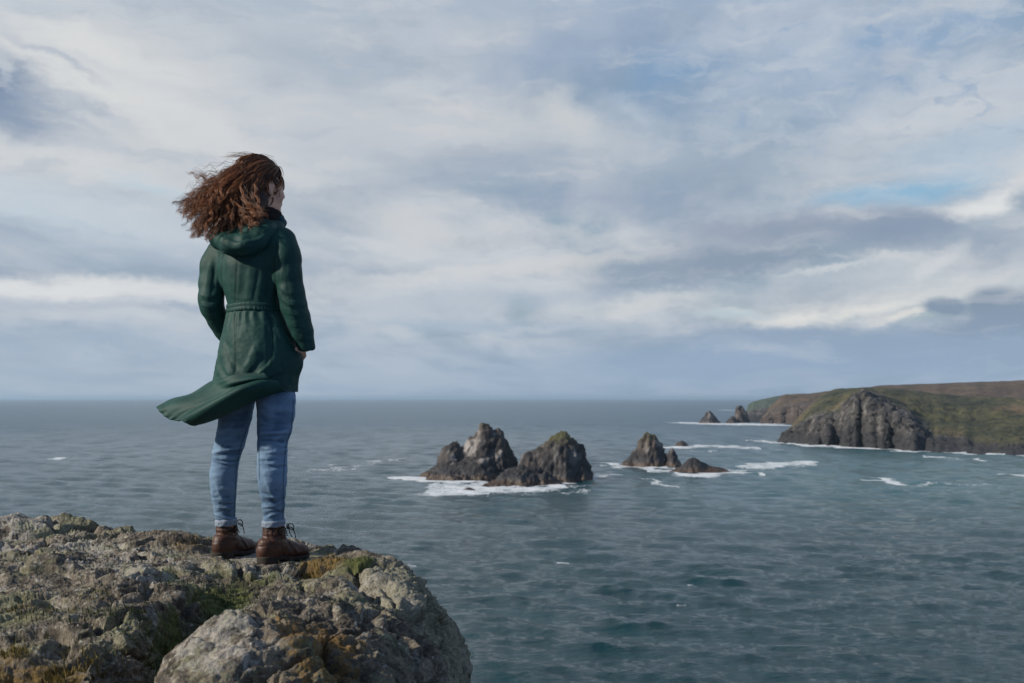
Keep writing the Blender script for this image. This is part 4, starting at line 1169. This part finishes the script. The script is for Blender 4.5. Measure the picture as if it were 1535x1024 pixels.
# drawn-in waistband
nphi = 240
phi = np.linspace(0, 2 * math.pi, nphi, endpoint=False)
def ellring(py, cx, d, a, b_, ph=phi):
    c = L(cx, py, d)
    return c[None] + rb[None] * (a * np.sin(ph))[:, None] + fb[None] * (-b_ * np.cos(ph))[:, None]
ring_rows = []
for i, (py, off) in enumerate(((457.0, -.003), (457.6, .004), (459, .0062), (462, .0068), (463.4, .0050), (464.8, .0068), (468, .0062), (469.6, .004), (470.2, -.003))):
    t_ = (py - 452) / 22.0
    a0 = np.interp(py, [452, 462, 474], [.126, .124, .128]); b0 = np.interp(py, [452, 462, 474], [.106, .104, .108])
    r_ = ellring(py, np.interp(py, [452, 474], [383, 384.5]), 0, a0 + off, b0 + off)
    pk = (.0011 * np.sin(phi * 46 + 2.2 * np.sin(phi * 7)) + .0007 * np.sin(phi * 83 + 3 * np.sin(phi * 5))) * (.5 + .5 * np.sin(phi * 3 + i))
    out = (r_ - L(384, py, 0)); out[:, 2] = 0; out /= np.linalg.norm(out, axis=1, keepdims=True)
    r_ = r_ + out * pk[:, None] * (0 < i < 8)
    r_[:, 2] += .0015 * np.sin(phi * 5) + .004 * np.sin(phi + 1.0)
    ring_rows.append(r_)
WV = np.concatenate(ring_rows)
child('waistband', WV, grid_faces(len(ring_rows), nphi, True)[:, ::-1], m_parka, jacket, attrs={'seam': np.repeat(np.array([0, 0, .0, .0, .7, .0, .0, 0, 0]), nphi)})

# skirt of the parka: a double walled sheet from the waist to the hem
SK = np.array([[466, 384, .1255, .1055], [474, 384.5, .136, .115], [484, 386, .147, .125], [496, 387, .158, .135], [510, 388, .169, .1435], [530, 388.5, .181, .152], [550, 387.5, .188, .157], [570, 384, .1905, .159], [592, 382, .192, .160]])
nrow_s = 90
hem = np.interp(phi, [0, .6, 1.2, 1.9, 2.6, 3.14, 3.9, 4.7, 5.5, 6.283], [577, 580, 586, 588, 586, 585, 585, 583, 580, 577])
rows_o = []
for i in range(nrow_s):
    s_ = i / (nrow_s - 1)
    py = 466 + (hem - 466) * s_
    cx, a, bb = (np.interp(py, SK[:, 0], SK[:, k]) for k in (1, 2, 3))
    c = np.stack([(cx - 767.5) / F * Y0, 0 * cx + Y0, CZ - (py - 597) / F * Y0], 1)
    rows_o.append(c + rb[None] * (a * np.sin(phi))[:, None] + fb[None] * (-bb * np.cos(phi))[:, None])
OV = np.concatenate(rows_o); OF = grid_faces(nrow_s, nphi, True)[:, ::-1]
# pocket bulge on the right, with the hand in it; hand bulge on the left front
ON = vnormals(OV, OF)
if ((OV - np.array([*L(385, 520, 0)])) * ON)[:, :2].sum(1).mean() < 0: ON = -ON; OF = OF[:, ::-1]
od = np.zeros(len(OV))
for c_, r_, am in ((L(452, 540, -.05), .055, .018), (L(352, 535, .17), .06, .015)):
    od += am * np.exp(-(np.linalg.norm(OV - c_, axis=1) / r_) ** 2)
ss = np.repeat(np.linspace(0, 1, nrow_s), nphi); pp = np.tile(phi, nrow_s)
od += .0030 * sstep(.35, .0, ss) * np.sin(pp * 22 + 2 * np.sin(pp * 3)) * sstep(0, .06, ss)          # gathers below the waistband
od += .006 * ss * fbm(np.stack([np.cos(pp) * 2.2, np.sin(pp) * 2.2, ss * 1.6], 1) + 3, 3)
SST = [([(352, 470), (353, 520), (351, 578)], 1.6, -.003),
       ([(365, 472), (372, 490), (385, 505)], 4, .002),
       ([(330, 520), (338, 548), (352, 570)], 7, .007), ([(336, 500), (345, 535), (362, 566)], 6, -.006), ([(325, 545), (330, 560), (340, 576)], 5, .006),
       ([(400, 480), (404, 520), (400, 560)], 5, -.004), ([(405, 475), (410, 510), (407, 545)], 1.4, -.002), ([(385, 515), (375, 540), (362, 562)], 6, .006), ([(398, 530), (385, 548), (368, 568)], 5, -.005),
       ([(410, 540), (396, 555), (378, 570)], 5, .008), ([(425, 545), (408, 558), (392, 568)], 4, .005), ([(430, 560), (412, 566), (398, 570)], 4, -.005), ([(440, 535), (436, 560), (438, 582)], 4, .004), ([(424, 510), (420, 545), (426, 575)], 5, -.004),
       ([(430, 500), (440, 515), (448, 525)], 4, -.005), ([(415, 490), (422, 505), (432, 518)], 5, .005), ([(395, 560), (402, 566), (408, 572)], 2, .004)]
od += folds(OV, ON, SST)
pw = np.where(pp > math.pi, pp - 2 * math.pi, pp)
od += .0016 * fbm(OV * 30, 3)
OV = OV + ON * od[:, None]
kick = .002 * sstep(.72, 1.0, ss) * sstep(-1.7, -.8, pw) * sstep(.55, .15, pw) * (1 + .25 * np.sin(pp * 17))
OV = OV - fb[None] * kick[:, None] + rb[None] * (.35 * kick)[:, None]      # the hem lifts off over the blown tail
IV = OV - ON * .006
spx, spy = proj(OV)
sm = np.zeros(len(OV))
for pts in ([(352, 470), (353, 520), (351, 578)], [(405, 475), (409, 510), (406, 548)]):
    sm = np.maximum(sm, np.exp(-(seg_t(spx, spy, pts)[0] / 1.0) ** 2) * (ON[:, 1] < .1) * .8)
sm = np.maximum(sm, .35 * np.exp(-((ss - .962) / .006) ** 2))
n0 = len(OV); lastr = np.arange((nrow_s - 1) * nphi, nrow_s * nphi); nxt = np.roll(lastr, -1)
edge = np.stack([lastr, nxt, nxt + n0, lastr + n0], 1)
SKV = np.concatenate([OV, IV]); SKF = np.concatenate([OF, OF[:, ::-1] + n0, edge])

# tail of the parka blown out to the left: control net (along the tail) x (over its fold)
NET = [
    [(235, 612, .03), (238, 615, -.01), (243, 620, -.03), (252, 627, -.05), (264, 631, -.07), (274, 631, -.12), (283, 634, -.125), (291, 637, -.10), (288, 633, -.05), (275, 628, .0)],
    [(258, 599, .04), (261, 602, -.02), (266, 608, -.06), (274, 615, -.08), (284, 619, -.10), (292, 619, -.165), (300, 626, -.165), (309, 632, -.125), (304, 628, -.06), (290, 620, 0)],
    [(288, 590, .04), (291, 593, -.04), (296, 598, -.08), (302, 604, -.11), (309, 607, -.13), (315, 606, -.20), (322, 614, -.195), (331, 623, -.145), (326, 619, -.08), (310, 608, -.02)],
    [(317, 581, .02), (321, 583, -.06), (326, 587, -.11), (331, 592, -.14), (336, 594, -.155), (341, 592, -.225), (347, 601, -.215), (355, 612, -.16), (350, 608, -.09), (335, 598, -.04)],
    [(338, 573, -.02), (342, 575, -.09), (347, 578, -.13), (352, 580, -.155), (358, 581, -.170), (364, 580, -.232), (370, 589, -.225), (379, 600, -.165), (374, 597, -.10), (362, 588, -.06)],
    [(370, 569, -.08), (374, 570, -.12), (379, 571, -.145), (384, 572, -.160), (389, 573, -.175), (393, 572, -.210), (398, 580, -.205), (405, 590, -.155), (400, 587, -.10), (392, 582, -.06)],
    [(400, 569, -.10), (403, 570, -.13), (406, 571, -.145), (410, 572, -.155), (414, 573, -.160), (418, 575, -.168), (422, 580, -.155), (429, 585, -.12), (426, 583, -.08), (420, 579, -.05)],
]
def skirt_Y(qx, qy):
    m_ = np.where(ON[:, 1] < .15, (spx - qx) ** 2 + (spy - qy) ** 2, 1e9)
    return OV[np.argmin(m_), 1] - Y0
# where the tail leaves the coat its upper edge lies on the cloth of the skirt, as the same panel flaring out
for r_, top in ((3, [(318, 572), (322, 578), (327, 584)]), (4, [(336, 566), (341, 571), (346, 576)]), (5, [(366, 560), (371, 565), (377, 569)]), (6, [(396, 559), (400, 563), (405, 568)])):
    for c_, (qx, qy) in enumerate(top):
        NET[r_][c_] = (qx, qy, skirt_Y(qx, min(qy, 575)) - (.003, .008, .016)[c_])
NET = np.array([[L(*q) for q in r_] for r_ in NET])
nu_, nv_ = 110, 90
tmp = np.stack([spline(NET[:, j], nu_) for j in range(NET.shape[1])], 1)
TVg = np.stack([spline(tmp[i], nv_) for i in range(nu_)], 0)
TV = TVg.reshape(-1, 3); TF = grid_faces(nu_, nv_)
TN = vnormals(TV, TF)
if TN[:, 2].mean() < 0: TN = -TN; TF = TF[:, ::-1]
uu = np.repeat(np.linspace(0, 1, nu_), nv_); vv = np.tile(np.linspace(0, 1, nv_), nu_)
td = .0050 * fbm(np.stack([uu * 2.2, vv * 4.5, 0 * uu + 1.5], 1), 2)
td += .004 * np.exp(-(uu / .05) ** 2) * 0.8 * np.sin(vv * 60 + 6 * fbm(np.stack([vv * 5, uu, uu], 1), 2))              # puckered hem
td *= np.where(vv > .5, .45, 1.0)
TV = TV + TN * td[:, None]
TI = TV - TN * .006
tseam = .55 * np.exp(-((uu - .055) / .008) ** 2)
n1_ = len(TV)
g = np.arange(n1_).reshape(nu_, nv_)
bd_ = np.concatenate([g[0, :], g[1:, -1], g[-1, -2::-1], g[-2:0:-1, 0]])
b2 = np.roll(bd_, -1)
TT = np.concatenate([TV, TI]); TTF = np.concatenate([TF, TF[:, ::-1] + n1_, np.stack([bd_, b2, b2 + n1_, bd_ + n1_], 1)])
AV, AF = join([(SKV, SKF), (TT, TTF)])
child('coat_skirt', AV, AF, m_parka, jacket, attrs={'seam': np.concatenate([sm, sm * 0, tseam, tseam])})

# ---------------------------------------------------------------- jeans
qf = Field((-1.34, 4.55, .08), (-.84, 5.08, .86), .004)
qf.loft([row(540, 387, 0, .160, .125), row(560, 387, 0, .158, .122), row(585, 386, 0, .150, .112), row(598, 385, 0, .13, .10)], (rb, fb), .01)
for rows in (LEG_R, LEG_L): qf.chain(leg_chain(rows, 0.0), .012)
qf.f = np.maximum(qf.f, (P(400, 784, Y0 - .04)[2] - (qf.lo[2] + qf.h * np.arange(qf.n[2])))[None, None, :])
QV, QQ = qf.mesh(2); QN = vnormals(QV, QQ)
QS = []
qr = np.random.default_rng(5)
def creases(y0_, y1_, xl, xr, n, amp, w0_):
    for i_ in range(n):
        y_ = y0_ + (y1_ - y0_) * (i_ + .5 + .5 * qr.normal()) / n
        a_ = np.interp(y_, *xl); b_ = np.interp(y_, *xr); wd_ = b_ - a_
        t0, t1 = sorted(qr.uniform(-.15, 1.15, 2))
        if t1 - t0 < .4: t0, t1 = (-.1, t0 + .5) if qr.random() < .5 else (t0, 1.15)
        tl = qr.normal() * 3.0; sg = qr.normal() * 1.5
        QS.append(([(a_ + wd_ * t0, y_ - tl), (a_ + wd_ * (t0 + t1) / 2, y_ + 1.2 + sg), (a_ + wd_ * t1, y_ + tl)], w0_ * qr.uniform(.7, 1.4), amp * qr.uniform(.5, 1.3) * (1 if i_ % 2 else -1)))
RX = (([600, 660, 690, 720, 760, 790], [384, 386, 387, 387, 394, 394]), ([600, 660, 690, 720, 760, 790], [443, 430, 429, 429, 426, 426]))
LX = (([600, 640, 660, 690, 720, 760, 790], [328, 328, 324, 318, 315, 320, 323]), ([600, 640, 660, 690, 720, 760, 790], [380, 372, 368, 357, 354, 352, 353]))
for XL_ in (RX, LX):
    creases(638, 700, *XL_, 17, .0052, 2.3); creases(738, 777, *XL_, 11, .0042, 2.0); creases(600, 640, *XL_, 5, .003, 3.5); creases(700, 738, *XL_, 4, .002, 4)
QS += [([(392, 600), (402, 612), (430, 618)], 4, .003), ([(388, 620), (400, 632), (432, 636)], 4, -.003), ([(335, 606), (350, 618), (374, 610)], 4, .004), ([(340, 622), (356, 630), (372, 622)], 3.5, -.003),
       ([(395, 710), (405, 738), (420, 762)], 3, .0025), ([(322, 720), (330, 745), (345, 765)], 3, .0025), ([(400, 752), (414, 762), (424, 768)], 2, .003), ([(328, 752), (340, 762), (350, 768)], 2, .003)]
qd = folds(QV, QN, QS) + .0012 * fbm(QV * np.array([26, 26, 40]), 4) + .0016 * (ridged(QV * np.array([18, 18, 60]) + .3 * fbm(QV * 20, 2)[:, None], 3) - .4)
QV = QV + QN * qd[:, None]
qpx, qpy = proj(QV)
seam = np.zeros(len(QV))
for pts in ([(440, 600), (437, 640), (428, 670), (425, 710), (424, 778)], [(371, 640), (360, 672), (354, 700), (351, 778)], [(384, 605), (388, 660), (389, 720)]):
    dd_, tp_, sd_ = seg_t(qpx, qpy, pts)
    seam = np.maximum(seam, np.exp(-(dd_ / .9) ** 2) * .8)
wear = np.clip(.35 + 4 * qd / .006 * .12 + .5 * fbm(QV * 9, 3) + .35 * np.exp(-((qpy - 700) / 45) ** 2), 0, .8)
jeans = mesh_np('jeans', QV, QQ, m_denim, person, attrs={'seam': seam, 'wear': wear})
for rows, (p0, p1) in ((LEG_R, (779, 789)), (LEG_L, (777.5, 787.5))):
    c0 = L(rows[-1][0], p0, rows[-1][2]); c1 = L(rows[-1][0], p1, rows[-1][2]); r0 = .0455 if rows is LEG_R else .0435
    rr_ = []
    na_ = 64; aa = np.linspace(0, 2 * math.pi, na_, endpoint=False)
    for tt, rd in ((.12, -.010), (.0, -.002), (.0, .0015), (.25, .0035), (.5, .0028), (.78, .0036), (.97, .002), (1.0, -.002), (.9, -.006)):
        c = c0 + (c1 - c0) * tt
        q = np.stack([c[0] + (r0 + rd) * np.cos(aa), c[1] + (r0 + rd) * 1.08 * np.sin(aa), c[2] + .003 * np.sin(aa + 1) + .0012 * np.sin(aa * 7)], 1)
        q[:, :2] += (.0012 * np.sin(aa * 9 + tt * 5))[:, None] * np.stack([np.cos(aa), np.sin(aa)], 1)
        rr_.append(q)
    cv = np.concatenate(rr_)
    sm_ = np.repeat([0, 0, 0, .0, .75, 0, .0, .3, 0], na_) * (np.tile(aa, 9) * 14 % 1 < .7)
    child('cuff', cv, grid_faces(9, na_, True)[:, ::-1], m_cuff, jeans, attrs={'seam': sm_})

# ---------------------------------------------------------------- boots
for (o_, dv, sd), rows, top in zip(FOOT, (LEG_R, LEG_L), (789.5, 788)):
    def fp(x, y, z): return o_ + dv * x + sd * y + uh * z
    ax = np.stack([dv, sd, uh])
    bf = Field(np.minimum(fp(-.03, -.07, 0), fp(.30, .07, 0)) - .06, np.maximum(fp(-.03, -.07, 0), fp(.30, .07, 0)) + np.array([.06, .06, .20]), .0032)
    ank = L(rows[-1][0], top, rows[-1][2]); ztop = ank[2]
    sh = L(rows[-1][0], 800, rows[-1][2])
    loc = np.array([(sh - o_) @ dv, (sh - o_) @ sd])
    q0 = fp(loc[0] + .002, loc[1], ztop)
    rs = .0455 if rows is LEG_R else .0435
    bf.loft([(ztop, q0[0], q0[1], rs * .97, rs * 1.06), (ztop - .035, *(fp(loc[0] + .004, loc[1] * .8, 0)[:2]), rs * .97, rs * 1.10), (.085, *(fp(.062, loc[1] * .4, 0)[:2]), rs * .95, rs * 1.22), (.055, *(fp(.062, 0, 0)[:2]), .042, .060), (.018, *(fp(.060, 0, 0)[:2]), .038, .058)], (sd, dv), .02)
    bf.ell(fp(.052, 0, .052), ax, (.049, .034, .050), .022)
    bf.cap(fp(.082, 0, .070), fp(.158, 0, .046), .040, .034, .022)
    bf.ell(fp(.158, 0, .036), ax, (.075, .044, .034), .015)
    bf.ell(fp(.203, .002, .034), ax, (.044, .040, .028), .012)
    # open top and flat underside
    gx = bf.lo[0] + bf.h * np.arange(bf.n[0]); gy = bf.lo[1] + bf.h * np.arange(bf.n[1])
    gq = (gx[:, None] - o_[0]) * dv[0] + (gy[None] - o_[1]) * dv[1]
    bf.f = np.maximum(bf.f, (.022 - .010 * sstep(.08, .17, gq))[..., None] - (bf.lo[2] + bf.h * np.arange(bf.n[2]))[None, None, :])
    bf.cap(fp(loc[0] + .002, loc[1], ztop + .03), fp(loc[0] + .002, loc[1], ztop - .03), rs * .93, rs * .93, .002, sub=True)
    LV, LQ = bf.mesh(2); LN = vnormals(LV, LQ)
    lx, ly, lz = (LV - o_) @ dv, (LV - o_) @ sd, LV[:, 2]
    ld = .0016 * fbm(LV * 45, 3)
    for (xa, za, xb, zb, w_, am) in ((.015, .105, .10, .092, .008, -.0016), (.01, .095, .105, .080, .006, .0016), (.012, .088, .09, .104, .007, .0013), (.125, .072, .150, .030, .006, -.0025), (.135, .076, .162, .030, .006, .0025), (.02, .118, .09, .118, .006, .002)):
        dd_, tp_, s_ = seg_t(lx, lz, [(xa, za), (xb, zb)]); ld += am * np.exp(-(dd_ / w_) ** 2)
    sl_ = np.zeros(len(LV))
    for pts in ([(.0, .070), (.045, .080), (.085, .062), (.098, .022)], [(.03, ztop), (.035, .085)], [(.10, ztop), (.105, .10), (.15, .060)], [(0, ztop - .008), (.12, ztop - .008)]):
        sl_ = np.maximum(sl_, np.exp(-(seg_t(lx, lz, pts)[0] / .0022) ** 2))
    ld -= .0014 * sl_
    LV = LV + LN * ld[:, None]
    boot = mesh_np('boot', LV, LQ, m_leather, person, attrs={'seam': sl_ * .7})
    # sole with a stacked heel and toe spring
    sf2 = Field(boot_lo := np.minimum(fp(-.03, -.07, 0), fp(.30, .07, 0)) - np.array([.05, .05, .03]), np.maximum(fp(-.03, -.07, 0), fp(.30, .07, 0)) + np.array([.05, .05, .06]), .003)
    def sole(p):
        q = p - o_.astype(np.float32); x_ = q @ dv.astype(np.float32); y_ = q @ sd.astype(np.float32); z_ = p[..., 2]
        d2 = 9.0
        for (xa, ra), (xb, rb_) in zip([(.038, .040), (.11, .036), (.172, .0455), (.206, .042)], [(.11, .036), (.172, .0455), (.206, .042), (.2065, .042)]):
            tt = np.clip((x_ - xa) / (xb - xa), 0, 1)
            d2 = np.minimum(d2, np.sqrt((x_ - xa - tt * (xb - xa)) ** 2 + y_ ** 2) - (ra + (rb_ - ra) * tt))
        lift = .010 * np.clip((x_ - .15) / .1, 0, 1) ** 2
        zb = np.where(x_ < .078, -.004, .008 - .009 * sstep(.08, .14, x_) + lift * .9); zt = .027 - .011 * sstep(.08, .17, x_) + lift * .8
        return np.maximum(d2, np.maximum(zb - z_, z_ - zt))
    sf2.op(sole, sf2.lo, sf2.lo + sf2.h * sf2.n, 0)
    V_, Q_ = sf2.mesh(1)
    child('sole', V_, Q_, m_sole, boot, attrs={'seam': np.exp(-((V_[:, 2] - .020) / .0015) ** 2) * .6})
    # laces: crossings up the front and a bow
    parts = []
    fr = [(.158, .068), (.142, .078), (.127, .090), (.116, .103), (.110, .117), (.108, .131), (.107, ztop - .012)]
    off = loc[0] - .056
    for i in range(len(fr) - 1):
        for s_ in (-1, 1):
            x0_, z0_ = fr[i]; x1_, z1_ = fr[i + 1]
            parts.append(tube(spline([fp(x0_ + off * (z0_ > .1), s_ * .016, z0_ + .002), fp((x0_ + x1_) / 2 + .006 + off * (z0_ > .1), 0, (z0_ + z1_) / 2 + .004), fp(x1_ + off * (z1_ > .1), -s_ * .015, z1_ + .002)], 7), .0020, 5))
    k0 = fp(.122 + off, 0, .140)
    for pts in ([(0, 0, 0), (.018, .010, .016), (.030, .020, .004), (.026, .022, -.018), (.008, .008, -.006)], [(0, 0, 0), (.014, -.014, .014), (.028, -.020, .006), (.022, -.018, -.014), (.004, -.004, -.004)],
                [(0, 0, 0), (.022, .016, -.006), (.034, .024, -.034), (.038, .026, -.062)], [(0, 0, 0), (.020, -.010, -.010), (.030, -.014, -.036), (.044, -.012, -.060)]):
        parts.append(tube(spline([k0 + .8 * (dv * a + sd * b2_ + uh * c) for a, b2_, c in pts], 16), .0021, 5))
    V_, Q_ = join(parts)
    child('lace', V_, Q_, m_lace, boot, attrs={'seam': 0 * V_[:, 0]})
# ---------------------------------------------------------------- hair: scalp volume and windblown locks
kf = Field((-1.55, 4.50, 1.30), (-.90, 5.05, 1.74), .004)
SKC = H(-.018, 0, .026); SKR = np.array([.099, .081, .099])
kf.ell(SKC, hx, SKR - .003, .01)
kf.ell(H(-.040, -.005, -.02), hx, (.058, .066, .075), .03)
kf.chain([(L(384, 292, -.03), .050), (L(366, 312, -.05), .042), (L(348, 328, -.06), .032), (L(330, 338, -.06), .020)], .03)
kf.chain([(L(388, 304, -.035), .046), (L(382, 326, -.075), .032)], .03)
kf.chain([(L(376, 288, -.03), .050), (L(350, 306, -.03), .036), (L(322, 320, -.03), .018)], .03)
# keep the face and the ear clear
kf.ell(H(.092, .0, -.045), hx, (.078, .085, .085), .012, sub=True)
kf.ell(H(.000, .090, -.020), hx, (.026, .032, .036), .006, sub=True)
kf.ell(H(.045, .07, -.07), hx, (.056, .05, .065), .012, sub=True)
KV, KQ = kf.mesh(2); KN = vnormals(KV, KQ)
KV = KV + KN * (.010 * (ridged(np.stack([KV[:, 0] * 14, KV[:, 1] * 30, KV[:, 2] * 30], 1) + .5 * fbm(KV * 14, 2)[:, None], 4) - .5))[:, None]
hair_parts = [(KV, KQ)]; tones = [np.full(len(KV), .10) + .10 * fbm(KV * 40, 2)]
hr_ = np.random.default_rng(77)
# tip targets round the blown outline: (px, py), scatter, weight, place on the fan from windward top (0) to the shoulder (1)
TIPS = [((270, 301), 8, 1.0, .05), ((276, 315), 8, 1.2, .12), ((280, 327), 8, 1.2, .2), ((288, 346), 8, 1.6, .3), ((302, 354), 8, 1.7, .4), ((320, 357), 8, 1.6, .5), ((338, 357), 8, 1.6, .6), ((356, 356), 8, 1.6, .7), ((372, 349), 7, 1.6, .82), ((386, 337), 6, 1.5, .93), ((396, 322), 5, 1.2, 1.0),
        ((290, 284), 7, .7, .03), ((288, 260), 4, .25, .0), ((302, 272), 7, .4, .0), ((328, 266), 7, .3, .0), ((316, 296), 10, 1.3, .1), ((312, 320), 10, 1.7, .25), ((332, 336), 10, 1.7, .5), ((350, 318), 10, 1.3, .35), ((366, 334), 9, 1.6, .7)]
TW = np.array([t_[2] for t_ in TIPS]); TS = np.array([t_[3] for t_ in TIPS])
CL = [[(t_[1] * 1.15 * hr_.normal(), t_[1] * .8 * hr_.normal(), -.03 + .035 * hr_.normal()) for _ in range(3)] for t_ in TIPS]
def skull_push(p, k):
    q = np.array([(p - SKC) @ fh, (p - SKC) @ rh, (p - SKC) @ uh]) / SKR
    r_ = np.linalg.norm(q)
    if r_ < k:
        q = q / (r_ + 1e-9) * k * SKR
        p = SKC + fh * q[0] + rh * q[1] + uh * q[2]
    e = np.array([(p - H(-.002, .086, -.018)) @ fh / .019, (p - H(-.002, .086, -.018)) @ rh / .03, (p - H(-.002, .086, -.018)) @ uh / .030])
    r_ = np.linalg.norm(e)
    if r_ < 1:
        e[0] -= .25; e = e / np.linalg.norm(e)
        p = H(-.002, .086, -.018) + fh * e[0] * .019 + rh * e[1] * .03 + uh * e[2] * .030
    return p
GB = -fh * .62 + np.array([-.20, .0, -.62])
def strand(tip_i=None, side=False):
    while True:
        n = hr_.normal(size=3); n /= np.linalg.norm(n)
        a = n * SKR
        if a[2] < -.075 or (a[0] > .050 and a[2] < .040) or (a[0] > -.005 and a[2] < -.0): continue
        if side and not (a[1] > .02 and a[0] < .012 and a[2] < .05): continue
        break
    root = SKC + fh * a[0] + rh * a[1] + uh * a[2]
    s_r = np.clip(.15 + .5 * (a[1] + .08) / .16 + .35 * (.06 - a[2]) / .13, 0, 1)
    if tip_i is None:
        w_ = TW * np.exp(-((TS - s_r) / .30) ** 2); tip_i = hr_.choice(len(TIPS), p=w_ / w_.sum())
    (tx_, ty_), sp_, _, ts_ = TIPS[tip_i]
    dpt = np.interp(ts_, [0, .5, 1], [-.02, -.06, -.10]) + .055 * hr_.normal() - .02
    if a[1] < -.03: dpt += .06
    if ts_ > .6: dpt = min(dpt, -.06)
    if hr_.random() < .8:      # most locks gather into a few dozen strands with gaps between
        c_ = CL[tip_i][hr_.integers(len(CL[tip_i]))]
        tip = L(tx_ + c_[0] + 1.6 * hr_.normal(), ty_ + c_[1] + 1.2 * hr_.normal(), np.clip(dpt * .5 + c_[2], -.2, .11))
    else: tip = L(tx_ + sp_ * hr_.normal(), ty_ + sp_ * .75 * hr_.normal(), np.clip(dpt, -.2, .11))
    lay = 1.0 + .16 * hr_.random() ** 1.5
    pts = [root]; p = root.copy(); st = .016
    for k_ in range(60):
        v_ = tip - p; dist = np.linalg.norm(v_)
        if dist < st * 1.2: break
        aim = np.clip(.15 + k_ * .085, 0, 1)
        dr = GB / np.linalg.norm(GB) * (1 - aim) + v_ / dist * aim
        p = p + dr / np.linalg.norm(dr) * st
        p = skull_push(p, 1.0 + (lay - 1) * min(1, k_ / 4))
        pts.append(p)
    pts = np.array(pts)
    for _ in range(2): pts[1:-1] = (pts[:-2] + 2 * pts[1:-1] + pts[2:]) / 4
    return spline(pts, max(12, int(len(pts) * 2.0 * hr_.uniform(.85, 1.0)))) if len(pts) > 3 else None

def curl(pts, amp, wl, ph0):
    tg = np.gradient(pts, axis=0); sl = np.linalg.norm(tg, axis=1); s_ = np.cumsum(sl); tg /= sl[:, None] + 1e-9
    s1 = np.cross(tg, [.2, .95, .2]); s1 /= np.linalg.norm(s1, axis=1, keepdims=True) + 1e-9; s2 = np.cross(tg, s1)
    a = amp * sstep(.03, .16, s_)
    w_ = 2 * math.pi * s_ / wl + ph0
    return pts + s1 * (a * np.sin(w_))[:, None] + s2 * (a * .6 * np.cos(w_))[:, None]

def lock(pts, nstr, spread, rad, amp, wl, tone):
    if pts is None: return
    base = curl(pts, amp, wl, hr_.random() * 6.28)
    n = len(base); u = np.linspace(0, 1, n)
    for j in range(nstr):
        o2 = hr_.normal(size=3) * spread
        fan = (.35 + .65 * np.abs(np.sin(u * 3.0)) + .9 * u ** 3)[:, None]
        q = curl(base + o2[None] * fan, amp * .35, wl * hr_.uniform(.5, .8), hr_.random() * 6.28)
        rr_ = rad * hr_.uniform(.7, 1.3) * (1 - .75 * u ** 2.2) * np.clip(u * 6 + .4, 0, 1)
        v_, f_ = tube(q, rr_, 4)
        hair_parts.append((v_, f_))
        tones.append(np.repeat(np.clip(tone + .24 * hr_.normal() + .22 * u - .03, 0, 1), 4))
for i in range(340):
    lock(strand(), 9, .0029, .00120, hr_.uniform(.003, .0095), hr_.uniform(.045, .085), np.clip(hr_.beta(.9, 1.0), 0, 1) * .9)
for i in range(90):      # behind the ear, down to the collar
    lock(strand(hr_.choice([7, 8, 9, 9, 10, 10]), True), 9, .0034, .0012, hr_.uniform(.002, .007), hr_.uniform(.045, .085), np.clip(hr_.beta(.9, 1.2), 0, 1) * .8)
for i in range(110):      # loose flyaway hairs on the windward edge
    lock(strand(hr_.choice([0, 1, 2, 3, 11, 12, 13, 13, 14])), 2, .004, .0007, hr_.uniform(.005, .011), hr_.uniform(.035, .07), hr_.uniform(.2, .5))
for i in range(420):     # hair lying close over the crown, brushed back from the temple
    n = np.array([hr_.uniform(-.6, .95), hr_.uniform(-.9, 1.0), hr_.uniform(-.6, 1.0)]); n /= np.linalg.norm(n)
    if (n[0] > .42 and n[2] < .42) or (n[0] > .0 and n[2] < .05): continue
    p = SKC + fh * n[0] * SKR[0] + rh * n[1] * SKR[1] + uh * n[2] * SKR[2]; pts = [p]
    for k_ in range(7):
        p = skull_push(p + GB / np.linalg.norm(GB) * .017, 1.02 + .02 * hr_.random()); pts.append(p)
    lock(spline(pts, 22), 5, .0032, .0010, hr_.uniform(.001, .004), hr_.uniform(.05, .09), hr_.uniform(.15, .6))
for i in range(36):      # wisps standing off the crown
    a = hr_.uniform(-.5, .7)
    root = SKC + fh * .097 * math.sin(a) + rh * hr_.normal() * .03 + uh * .097 * math.cos(a)
    tip = root - fh * hr_.uniform(.05, .10) + np.array([-.04, 0, hr_.uniform(-.01, .010)])
    lock(spline([root, (root + tip) / 2 + uh * hr_.uniform(.004, .011), tip], 14), 1, .002, .0006, .003, .05, .4)
HRV, HRF = join(hair_parts)
mesh_np('hair', HRV, HRF, m_hair, person, attrs={'tone': np.concatenate(tones)})
# ================================================================ sea air
m_haze = bpy.data.materials.new('sea_air'); m_haze.use_nodes = True
t = NT(m_haze.node_tree)
vol = t.n('ShaderNodeVolumePrincipled', {'Color': (0.62, 0.82, 1.0, 1), 'Density': 6.0e-5, 'Anisotropy': 0.2})
on = t.n('ShaderNodeOutputMaterial'); t.t.links.new(vol.outputs[0], on.inputs['Volume'])
x0, x1, y0, y1, z0, z1 = -62000, 62000, -300, 62000, SEA - 6, 40
HV8 = np.array([(x, y, z) for x in (x0, x1) for y in (y0, y1) for z in (z0, z1)], float)
HF8 = np.array([(0, 1, 3, 2), (4, 6, 7, 5), (0, 4, 5, 1), (2, 3, 7, 6), (0, 2, 6, 4), (1, 5, 7, 3)])
tag(mesh_np('haze', HV8, HF8, m_haze, smooth=False), 'thin sea haze over the water', 'haze', kind='stuff')
SC.cycles.use_denoising = True
SC.cycles.max_bounces = 6; SC.cycles.diffuse_bounces = 3; SC.cycles.glossy_bounces = 3
SC.cycles.caustics_reflective = False; SC.cycles.caustics_refractive = False
